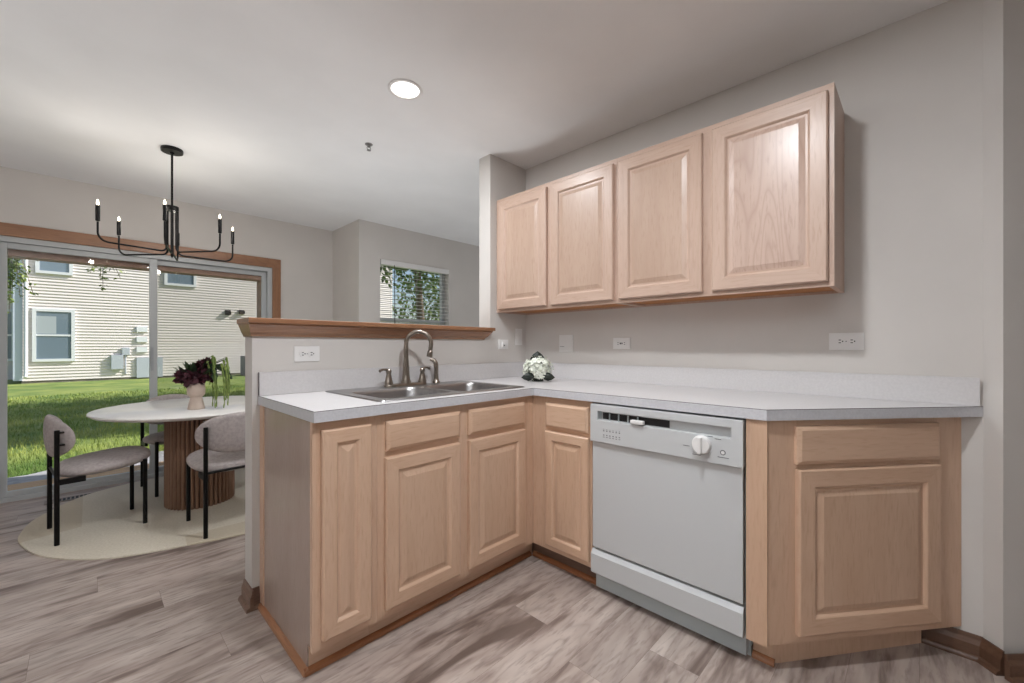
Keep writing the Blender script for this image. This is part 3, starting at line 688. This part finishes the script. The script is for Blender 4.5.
# ------------------------------------------------------------------ rug
def spline(pts, n=10):
    out = []; m_ = len(pts)
    for i in range(m_):
        p0, p1, p2, p3 = [Vector(pts[(i+k-1) % m_]) for k in range(4)]
        for k in range(n):
            t_ = k/n; out.append(.5*((2*p1)+(-p0+p2)*t_+(2*p0-5*p1+4*p2-p3)*t_*t_+(-p0+3*p1-3*p2+p3)*t_**3))
    return out
rug_pts = [(-.25, 3.66), (-.14, 3.34), (.09, 3.08), (.40, 2.965), (.72, 2.89), (1.10, 2.90), (1.45, 3.15), (1.60, 3.60), (1.50, 4.15), (1.15, 4.50), (.75, 4.62), (.35, 4.64), (.02, 4.50), (-.20, 4.15), (-.26, 3.88)]
rs = [(v.x, v.y) for v in spline(rug_pts, 8)]
def rug_mat():
    m = noisy('cream_wool_rug', (208, 198, 180), (220, 211, 194), 90, .95, bump=.5, bscale=260)
    b = B(m); lk = b.inputs['Base Color'].links[0]; src = lk.from_socket
    g = N(m, 'ShaderNodeNewGeometry'); sx = N(m, 'ShaderNodeSeparateXYZ'); L(m, g.outputs['Position'], sx.inputs[0])
    def half(a, bb, c_):       # 1 where a*x + b*y > c
        p = N(m, 'ShaderNodeMath', operation='MULTIPLY'); p.inputs[1].default_value = a; L(m, sx.outputs[0], p.inputs[0])
        q = N(m, 'ShaderNodeMath', operation='MULTIPLY_ADD'); q.inputs[1].default_value = bb; L(m, sx.outputs[1], q.inputs[0]); L(m, p.outputs[0], q.inputs[2])
        r = N(m, 'ShaderNodeMath', operation='GREATER_THAN'); r.inputs[1].default_value = c_; L(m, q.outputs[0], r.inputs[0]); return r
    def both(u, v): r = N(m, 'ShaderNodeMath', operation='MULTIPLY'); L(m, u.outputs[0], r.inputs[0]); L(m, v.outputs[0], r.inputs[1]); return r
    def side(p, q): a, bb = -(q[1]-p[1]), (q[0]-p[0]); return a, bb, a*p[0]+bb*p[1]
    r1 = both(half(*side((-.005, 3.72), (.0, 4.42))), half(*side((-.26, 3.665), (-.005, 3.72))))
    r2 = both(half(*side((.45, 3.60), (.41, 2.96))), half(*[-v for v in side((.40, 3.10), (1.6, 3.05))]))
    mxv = N(m, 'ShaderNodeMath', operation='MAXIMUM'); L(m, r1.outputs[0], mxv.inputs[0]); L(m, r2.outputs[0], mxv.inputs[1])
    fc_ = N(m, 'ShaderNodeMath', operation='MULTIPLY'); fc_.inputs[1].default_value = .5; L(m, mxv.outputs[0], fc_.inputs[0])
    mix = N(m, 'ShaderNodeMix', data_type='RGBA'); L(m, fc_.outputs[0], mix.inputs[0]); L(m, src, mix.inputs[6]); mix.inputs[7].default_value = rgb(192, 176, 150)
    L(m, mix.outputs[2], b.inputs['Base Color']); return m
cr = Vector((.6, 3.8))
r0 = [(x, y, .0008) for x, y in rs]; r1_ = [(x, y, .008) for x, y in rs]; r2_ = [(cr.x+(x-cr.x)*.99, cr.y+(y-cr.y)*.99, .0105) for x, y in rs]
rug = MB().loops([r0, r1_, r2_], None, True, True, False).obj('area_rug', rug_mat())
tag(rug, 'cream pebble-shaped patchwork rug under the dining table', 'rug')
RZt = .0108

# ------------------------------------------------------------------ dining table
TX, TY = .60, 3.76; TZ = .70
tb = thing('dining_table', 'round white-topped dining table on a fluted wood drum base', 'table', (TX, TY, RZt))
hh = TZ-RZt
MB().lathe([(.001, hh-.032), (.52, hh-.034), (.568, hh-.024), (.586, hh-.010), (.586, hh-.004), (.582, hh), (.001, hh)], (0, 0, 0), None, 96).obj('tabletop', noisy('white_oak_top', (240, 236, 231), (246, 243, 239), 6, .22, stretch=(.2, 1, 1)), tb)
s = MB(); nf = 46; ring0 = []
ped = []
for k in range(nf):
    a0 = 2*PI*k/nf; stp = 2*PI/nf
    for u, rr_ in ((.0, .237), (.12, .237), (.2, .248), (.35, .256), (.56, .259), (.77, .256), (.92, .248)):
        a = a0+stp*u; ped.append((a, rr_))
def pedring(z, k=1.0): return [(.80*k*r*math.cos(a), .84*k*r*math.sin(a), z) for a, r in ped]
s.loops([pedring(.0005), pedring(hh-.033)], None, True, True, False)
s.obj('fluted_pedestal', wood('walnut_slats', (150, 116, 94), (132, 98, 78), (96, 68, 52), 'z', .5, .6), tb)
s = MB().loops([[(.80*.2395*math.cos(2*PI*k/64), .84*.2395*math.sin(2*PI*k/64), z) for k in range(64)] for z in (.001, hh-.034)]).obj('drum_core', base('dark_groove_wood', (62, 44, 34), .7), tb)

# ------------------------------------------------------------------ chairs (local: faces +y)
M_fab = noisy('grey_boucle_fabric', (168, 158, 156), (186, 177, 174), 60, .95, bump=.6, bscale=240)
def make_chair():
    t = thing('dining_chair', 'x', 'chair')
    hw, hd = .18, .19
    for sx in (-1, 1):
        MB().tube([(sx*hw, -hd, 0), (sx*hw, -hd, .645)], .0115, None, 10).obj('leg', M_black, t)
        MB().tube([(sx*hw, hd, 0), (sx*hw, hd, .405)], .0115, None, 10).obj('leg', M_black, t)
        MB().box(sx*hw-.009, sx*hw+.009, -hd+.010, -hd+.115, .335, .366, None, .002).obj('side_bracket', M_black, t)
    MB().tube([(-hw, -hd+.002, .375), (hw, -hd+.002, .375)], .008, None, 8).obj('rear_stretcher', M_black, t)
    g = blob(.215, .215, .046, 2.8); 
    for v in g.verts:
        v.co.z += .02*(v.co.y/.25)+(.008 if v.co.z > 0 else 0)*(1-(v.co.x/.24)**2)
    s = MB(); s.merge(g, None, Matrix.Translation((0, .028, .398))); s.obj('seat', M_fab, t)
    # backrest: an oval pad bent round the sitter
    g = blob(.218, .026, .122, 2.0, 36, 18, 2.2)
    for v in g.verts: v.co.y += +.085*(v.co.x/.225)**2 - .12*max(0, 0)+(-.05*v.co.z)
    s = MB(); s.merge(g, None, Matrix.Translation((0, -hd-.012, .595))); s.obj('backrest', M_fab, t)
    for sx in (-1, 1):
        for z in (.56, .63): MB().tube([(sx*hw, -hd, z), (sx*(hw-.005), -hd+.045, z)], .006, None, 8).obj('back_mount', M_black, t)
    return t
ch1 = make_chair(); LAB = ['grey upholstered dining chair with black legs, by the left side of the table', 'grey upholstered dining chair partly hidden by the half wall end', 'grey upholstered dining chair behind the table next to the glass door']
spots = [(.066, 3.669, math.radians(-90+6.5)), (.665, 3.18, math.radians(4)), (.535, 4.275, math.radians(180+8))]
for i, (x, y, rz) in enumerate(spots):
    o = ch1 if i == 0 else copy_tree(ch1)
    o.location = (x, y, RZt); o.rotation_euler = (0, 0, rz); tag(o, LAB[i], 'chair', 'dining chairs round the table')

# ------------------------------------------------------------------ vase and flowers on the table
VX, VY = .541, 3.545
vs = thing('flower_vase', 'pale stone footed vase on the dining table', 'vase', (VX, VY, TZ+.0005))
MB().lathe([(.001, 0), (.048, 0), (.049, .006), (.042, .040), (.034, .076), (.034, .082), (.044, .092), (.051, .104), (.052, .125), (.049, .175), (.046, .190), (.041, .191), (.041, .16), (.001, .15)], (0, 0, 0), None, 36).obj('body', noisy('chalky_stone', (196, 176, 162), (212, 194, 180), 12, .85), vs)
M_burg = noisy('burgundy_petals', (48, 20, 30), (86, 36, 48), 30, .7); M_burgl = noisy('dark_leaf', (22, 40, 22), (44, 66, 32), 12, .5); M_amar = noisy('pale_green_tassel', (92, 112, 52), (132, 148, 76), 20, .8)
def leafmesh(s, p, d, up, ln, wd, m=None, curl=.15):
    d = d.normalized(); side_ = d.cross(up)
    if side_.length < 1e-3: side_ = d.cross(Vector((1, 0, .3)))
    side_.normalize(); nn = side_.cross(d).normalized(); pts = []
    prof = [(0, .04), (.22, .75), (.5, 1), (.78, .62), (1, .03)]
    prev = None
    for u, w_ in prof:
        c_ = p+d*ln*u-nn*curl*ln*u*u
        row = [s.bm.verts.new(c_-side_*wd*.5*w_), s.bm.verts.new(c_+nn*wd*.08*w_*-1), s.bm.verts.new(c_+side_*wd*.5*w_)]
        if prev:
            s.face([prev[0], prev[1], row[1], row[0]], m, True); s.face([prev[1], prev[2], row[2], row[1]], m, True)
        prev = row
def rnd_dir(zmin=-1):
    while True:
        v = Vector((random.gauss(0, 1), random.gauss(0, 1), random.gauss(0, 1))).normalized()
        if v.z >= zmin: return v
bq = thing('burgundy_bouquet', 'dark burgundy flowers with dark leaves and green tassels in the vase', 'flowers', (VX, VY, TZ+.16))
RC = Vector((.698, -.716, 0)); DC = Vector((.716, .698, 0))
def flowerhead(center, r, n=70):
    s = MB()
    for i in range(n):
        d = rnd_dir(-.7); leafmesh(s, center+d*r*.35, (d+rnd_dir()*.35), rnd_dir(), r*.75, r*.5, None, .3)
    s.ball(center, r*.55, None, 10); return s
heads = [(RC*-.060+DC*-.03+Vector((0, 0, .055)), .062), (RC*.020+DC*-.05+Vector((0, 0, .045)), .066), (RC*.065+DC*.0+Vector((0, 0, .060)), .055), (RC*.03+DC*.03+Vector((0, 0, .125)), .058), (RC*.06+DC*.02+Vector((0, 0, .150)), .042), (RC*-.02+DC*.04+Vector((0, 0, .10)), .05)]
for c_, r in heads: flowerhead(c_, r).obj('flower_head', M_burg, bq)
s = MB()
for c_ in (RC*-.055+Vector((0, 0, .12)), RC*-.015+Vector((0, 0, .10))-DC*.03, RC*.085+Vector((0, 0, .085)), RC*-.09+Vector((0, 0, .09))):
    for k in range(5): leafmesh(s, c_*.5, (c_+rnd_dir()*.04), Vector((0, 0, 1)), .10+.03*random.random(), .045)
s.obj('leaves', M_burgl, bq)
for k in range(12):
    a = RC*(.10+.017*k+random.uniform(-.014, .014)); d = DC*random.uniform(-.05, .06); hgt = .20-.007*abs(k-5)+random.uniform(-.02, .01)
    if k > 8: hgt -= .02
    dr = [.30, .16, .24, .34, .20, .36, .28, .17, .22, .30, .20, .26][k]
    p0 = Vector((0, 0, .02)); p1 = a*.45+d*.5+Vector((0, 0, hgt*.8)); p2 = a*.8+d+Vector((0, 0, hgt)); P = [p0, (p0+p1)/2+Vector((0, 0, .02)), p1, p2]
    MB().tube(P, .002, None, 6).obj('stem', M_burgl, bq)
    s = MB(); nseg = 16; rad = []; Q = []
    for q in range(nseg):
        u = q/(nseg-1); Q.append(p2+Vector((0, 0, -dr*u))+a.normalized()*(.018*math.sin(u*2.2))+Vector((random.uniform(-1, 1), random.uniform(-1, 1), 0))*.0018); rad.append(.0066*(1-u*.5)*(1+.4*math.sin(q*2.3)))
    low = .012-(.16)
    Q = [v if v.z > low else Vector((v.x+(low-v.z)*.4, v.y, low)) for v in Q]
    s.tube(Q, rad, None, 7); s.obj('tassel', M_amar, bq)
s = MB()
for k in range(7):
    a = RC*random.uniform(.10, .19)+Vector((0, 0, random.uniform(.08, .16))); leafmesh(s, a, Vector((random.uniform(-.3, .6), random.uniform(-.4, .4), -.5)), Vector((0, 1, .2)), .07, .04)
s.obj('leaves', M_burgl, bq)

# ------------------------------------------------------------------ white flower bunch on the counter
wb = thing('white_hydrangea', 'white artificial hydrangea with three dark leaves on the corner counter', 'flowers', (1.955, 1.685, CT+.0008))
M_pet = noisy('white_petals', (222, 226, 208), (240, 242, 232), 30, .8); M_dl = noisy('black_green_leaf', (28, 36, 30), (46, 54, 46), 10, .45)
cen = Vector((0, 0, .078))
MB().ball(cen, .045, M_dl, 14, (1.2, 1.2, 1)).obj('shadow_core', M_dl, wb)  # dark ball put in for the shadow gaps between florets
s = MB()
for i in range(240):
    z = 1-2*(i+.5)/240; ph = i*2.39996; r = math.sqrt(1-z*z); d = Vector((r*math.cos(ph), r*math.sin(ph), z))
    k = random.uniform(.80, 1.12)*(1+.10*math.sin(5*ph)*r); c_ = cen+Vector((d.x*.082, d.y*.082, d.z*.068))*k
    if c_.z < .014: c_.z = .014+random.random()*.01
    tt = (d+rnd_dir()*.4).orthogonal().normalized(); bb = d.cross(tt).normalized(); ro = random.random()*6
    for q in range(4):
        a = ro+q*PI/2; e_ = tt*math.cos(a)+bb*math.sin(a); leafmesh(s, c_, e_+d*.45, d, random.uniform(.013, .019), .015, None, .1)
s.obj('blooms', M_pet, wb)
# three pointed leaves: one upright behind, one low at each side
for dirv, st_, ln, wd in ((Vector((0, 0, 1)), cen+DC*.01+Vector((0, 0, .012)), .094, .092), (-RC*1.0+Vector((0, 0, -.10)), cen-DC*.05-RC*.022+Vector((0, 0, -.045)), .080, .05), (RC*1.0+Vector((0, 0, -.10)), cen-DC*.05+RC*.022+Vector((0, 0, -.045)), .080, .05)):
    s = MB(); leafmesh(s, st_, dirv, DC, ln, wd, None, .0); leafmesh(s, st_-DC*.012, dirv+Vector((0, 0, .10)), DC, ln*.9, wd, None, .08)
    o = s.obj('leaf', M_dl, wb); so = o.modifiers.new('thickness', 'SOLIDIFY'); so.thickness = .0015
MB().lathe([(.001, 0), (.036, 0), (.038, .006), (.030, .025), (.028, .05), (.001, .05)], (0, 0, 0), None, 20).obj('base', M_dl, wb)

# ------------------------------------------------------------------ outside: lawn, patio, neighbour house, trees
GZ = -.1
def lawn_mat():
    m = noisy('lawn_turf', (84, 116, 50), (146, 156, 78), 1.3, .95, detail=8, bump=1.0, bscale=60, coord='Object', lo=.3, hi=.7)
    return m
s = MB().box(-25, 25, YS+1.30, 40, GZ-.4, GZ).box(-25, OX0-2.0, Y0, YS+1.30, GZ-.4, GZ); struct('lawn_ground', s, lawn_mat())
def patio_poly(y0, y1, z0, z1, x0=-2.4, x1=1.9): return MB().box(x0, x1, y0, y1, z0, z1)
struct('patio_boards', patio_poly(YS+.24, YS+.80, -.09, -.045), noisy('tan_deck_boards', (196, 158, 118), (214, 180, 142), 5, .8, stretch=(.2, 6, 1)))
s = MB().prism([(-2.4, YS+.80), (1.9, YS+.80), (1.9, 6.15), (-.02, 6.15), (-.36, 5.90), (-2.4, 5.90)], -.2, -.06)
struct('patio_slab', s, noisy('grey_concrete', (160, 158, 160), (184, 182, 182), 14, .9))
# blades of grass close to the door
M_bl = noisy('grass_blade', (88, 122, 50), (166, 174, 88), .9, .8, coord='Object', detail=5, lo=.3, hi=.7)
s = MB(); M_bl2 = M_bl
for i in range(26000):
    y = 6.0+9.5*random.random()**1.6; x = random.uniform(-.16*y-.1, .27*y+.3)
    if y < 6.2 and x > -.1 or y < 5.95: y += .2
    h = random.uniform(.03, .065); a = random.random()*6.28; wdt = .0035+.0006*(y-6); lx, ly = math.cos(a), math.sin(a); k = random.uniform(0, .035)
    vsx = [s.bm.verts.new((x-lx*wdt, y-ly*wdt, GZ-.002)), s.bm.verts.new((x+lx*wdt, y+ly*wdt, GZ-.002)), s.bm.verts.new((x+ly*k, y-lx*k, GZ+h))]
    s.face(vsx)
tag(s.obj('grass_blades', M_bl, auto=False), 'lawn grass blades growing beyond the patio', 'grass', kind='stuff')

HY = 21.0
hs = thing('neighbor_house', 'cream lap-sided two-storey house across the lawn', 'house', (1.5, HY, GZ))
def loc(x, z): return x-1.5, z-GZ
def siding(x0, x1, y, z0, z1, m, name, p=.104):
    s = MB(); n = int((z1-z0)/p)
    prof = []
    for i in range(n): prof += [(y-.034, z0+i*p), (y-.034, z0+i*p+.012), (y-.004, z0+(i+1)*p-.003)]
    a = [s.bm.verts.new((x0-1.5, yy_-HY, z-GZ)) for yy_, z in prof]; b = [s.bm.verts.new((x1-1.5, yy_-HY, z-GZ)) for yy_, z in prof]
    for i in range(len(prof)-1): s.face([a[i], b[i], b[i+1], a[i+1]])
    s.box(x0-1.5, x1-1.5, y-HY, y-HY+.2, z0-GZ, z1-GZ)
    return s.obj(name, m, hs)
M_sid = base('cream_vinyl_siding', (230, 222, 218), .6); M_wtrim = base('white_house_trim', (232, 234, 238), .5)
siding(-1.38, 12, HY, -.02, 6.2, M_sid, 'front_siding')
siding(-9, -1.52, HY+1.4, -.02, 6.2, M_sid, 'recessed_siding')
MB().box(-2.9, 10.5, -.01, .2, 0, .09).obj('foundation', noisy('foundation_grey', (120, 112, 104), (140, 132, 122), 6, .9), hs)
MB().box(-3.08, -2.88, -.05, 1.5, .1, 6.3).obj('corner_board', base('blue_shade_trim', (196, 206, 222), .5), hs)  # bluish shade of the house corner is put into this colour
s = MB().tube([(-2.80, -.10, 6.2), (-2.80, -.10, .35), (-2.80, -.22, .2)], .045, None, 8); s.obj('downspout', M_wtrim, hs)
MB().box(-3.3, 11, -.5, 8, 6.3, 6.5).obj('eave', M_wtrim, hs)
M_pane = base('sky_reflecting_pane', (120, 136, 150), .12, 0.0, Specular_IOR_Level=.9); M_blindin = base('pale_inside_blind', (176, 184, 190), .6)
def hwin(x0, x1, z0, z1, y=HY, sash=True, half=True):
    a0, b0 = loc(x0, z0); a1, b1 = loc(x1, z1); yo = y-HY-.03
    s = MB().box(a0, a0+.09, yo-.06, yo, b0, b1).box(a1-.09, a1, yo-.06, yo, b0, b1).box(a0+.09, a1-.09, yo-.06, yo, b1-.09, b1).box(a0+.09, a1-.09, yo-.06, yo, b0, b0+.09)
    if sash: s.box(a0+.09, a1-.09, yo-.05, yo, (b0+b1)/2-.03, (b0+b1)/2+.03)
    f_ = s.obj('window', M_wtrim, hs)
    MB().box(a0+.09, a1-.09, yo-.03, yo-.024, b0+.09, b1-.09).obj('pane', M_pane, f_)
    if half: MB().box(a0+.10, a0+(a1-a0)*.55, yo-.034, yo-.031, (b0+b1)/2+.05, b1-.25).obj('curtain', M_blindin, f_)
hwin(-1.17, -.19, .61, 2.38); hwin(-1.10, -.24, 3.56, 5.2, half=False); hwin(2.2, 3.2, 3.50, 5.0, half=False)
hwin(-1.98, -1.62, .61, 2.4, HY+1.4, half=False); hwin(-1.98, -1.62, 3.2, 4.9, HY+1.4, half=False)
M_util = base('utility_grey', (188, 194, 204), .5)
a, b = loc(.71, .286); MB().box(a, a+.32, -.14, -.02, b, b+.52, None, .01).obj('utility_box', M_util, hs)
a, b = loc(1.0, .80); MB().box(a, a+.21, -.12, -.02, b, b+.27, None, .01).obj('utility_box', M_util, hs)
MB().tube([(a+.1, -.05, b), (a+.1, -.05, .2)], .02, None, 6).obj('conduit', M_util, hs)
a, b = loc(1.40, -.05); MB().box(a, a+.75, -.09, -.02, b, b+.75).obj('utility_door', M_util, hs)
for i in range(3): MB().box(a, a+.3, -.085, -.02, b+.95+i*.38, b+1.15+i*.38).obj('louvre', M_wtrim, hs)
for x, z in ((4.28, 2.55), (4.78, 2.60)):
    a, b = loc(x, z); MB().loops([[(a+q, -.02, b+.1), (a+q, -.16, b+.02), (a+q, -.16, b-.06), (a+q, -.02, b-.1)] for q in (-.1, .1)]).obj('vent_hood', M_dark, hs)
ac = thing('condenser_unit', 'grey outdoor air conditioner by the neighbour wall', 'air conditioner', (5.0, HY-.9, GZ))
MB().box(-.38, .38, -.38, .38, 0.001, .82, None, .03).obj('housing', base('condenser_grey', (96, 104, 112), .6), ac)
s = MB()
for i in range(9): s.box(-.36, .36, -.388, -.381, .1+i*.07, .13+i*.07)
s.obj('grille', M_dark, ac)
MB().lathe([(.001, .821), (.3, .821), (.3, .84), (.001, .845)], (0, 0, 0), None, 24).obj('fan_guard', M_dark, ac)

def canopy(s, c, rad, n, size, flat=.8):
    for i in range(n):
        d = rnd_dir(); r = random.random()**.45
        p = Vector(c)+Vector((d.x*rad[0]*r, d.y*rad[1]*r, d.z*rad[2]*r)); leafmesh(s, p, rnd_dir(), Vector((0, 0, 1)), size*random.uniform(.7, 1.2), size*.5)
M_bark = noisy('tree_bark', (92, 78, 66), (120, 104, 88), 12, .95, bump=.8)
M_leafy = noisy('pale_green_leaf', (86, 112, 50), (150, 164, 84), 3, .6); M_leafd = noisy('deep_green_leaf', (62, 92, 52), (120, 140, 84), 2, .6)  # two foliage greens, the first one paler
def tree(base_, h, crown, label, name='shade_tree', n=4500, size=.16, hang=(), m=M_leafd, group='trees outside the windows'):
    t = thing(name, label, 'tree', (*base_, GZ), 0, group)
    top = Vector((crown[0][0][0]-base_[0], crown[0][0][1]-base_[1], crown[0][0][2]))
    MB().tube([(0, 0, -.02), (.05, .03, h*.35), (top*.5+Vector((0, 0, h*.15))), top], [.16, .13, .10, .05], m=None, seg=10).obj('trunk', M_bark, t)
    s = MB()
    for (cx, cy, cz, rx, ry, rz_) in [(*c_[:3], *r_) for c_, r_, k in crown]: canopy(s, (cx-base_[0], cy-base_[1], cz), (rx, ry, rz_), int(n/len(crown)), size)
    s.obj('foliage', m, t, auto=False)
    return t
def ptpx(u, v, depth):
    """a point of the garden seen past the lintel, given by bearing and distance"""
    k = Vector((math.sin(YAW), math.cos(YAW), 0))*depth+Vector((math.cos(YAW), -math.sin(YAW), 0))*((u-512)/418.1*depth); return Vector((k.x, k.y, 1.13+(346.07-v)/418.1*depth))
t1 = tree((-5.0, 9.5), 3.2, [((-4.2, 9.5, 4.6), (1.9, 1.8, 1.3), 0), ((-1.6, 9.3, 4.3), (1.6, 1.4, .7), 0)], 'leafy tree whose drooping twigs show at the top of the glass door', n=5000, size=.13, m=M_leafy)
s = MB(); sb = MB(); bl_ = Vector((-5.0, 9.5, GZ))
A_ = ptpx(13, 238, 7.2); B_ = ptpx(103, 245, 7.4)
for cpos, ends in ((A_, [(-8, 62, 60), (0, 50, 60), (8, 40, 50), (-4, 32, 50), (-10, 25, 30), (16, 38, 26), (20, 55, 18), (8, 60, 26), (-3, 75, 18), (26, 25, 16)]), (B_, [(-13, 28, 16), (0, 44, 18), (12, 26, 18), (-3, 35, 14), (18, 34, 6)])):
    start = cpos+Vector((0, 0, .9)); sb.tube([start-bl_, cpos-bl_], .012, None, 6)
    for du, dv, nl in ends:
        e_ = cpos+Vector((math.cos(YAW), -math.sin(YAW), 0))*(du/418*7.2)+Vector((0, random.uniform(-.2, .2), -dv/418*7.2))
        sb.tube([cpos-bl_, (cpos+e_)/2-bl_+Vector((0, 0, .04)), e_-bl_], .004, None, 5)
        for q in range(nl):
            u = .35+.65*random.random(); p = cpos.lerp(e_, u)+rnd_dir()*.05; leafmesh(s, p-bl_, rnd_dir()+Vector((0, 0, -.6)), rnd_dir(), random.uniform(.05, .085), .035)
s.obj('hanging_leaves', M_leafy, t1, auto=False); sb.obj('twigs', M_bark, t1)
tree((6.9, 10.4), 3.4, [((6.5, 10.1, 4.6), (2.2, 1.9, 1.9), 0), ((4.9, 9.3, 4.9), (1.7, 1.6, 1.4), 0), ((7.0, 8.2, 5.4), (1.5, 1.5, 1.3), 0), ((5.6, 6.7, 5.2), (1.9, 1.3, .9), 0)], 'dense dark green tree seen through the slatted blind', n=11500, size=.2)
tree((11.2, 15.0), 3.0, [((11.0, 15.0, 2.9), (2.2, 1.9, 2.4), 0)], 'pale green tree further back behind the blind', n=3000, size=.22, m=M_leafy)
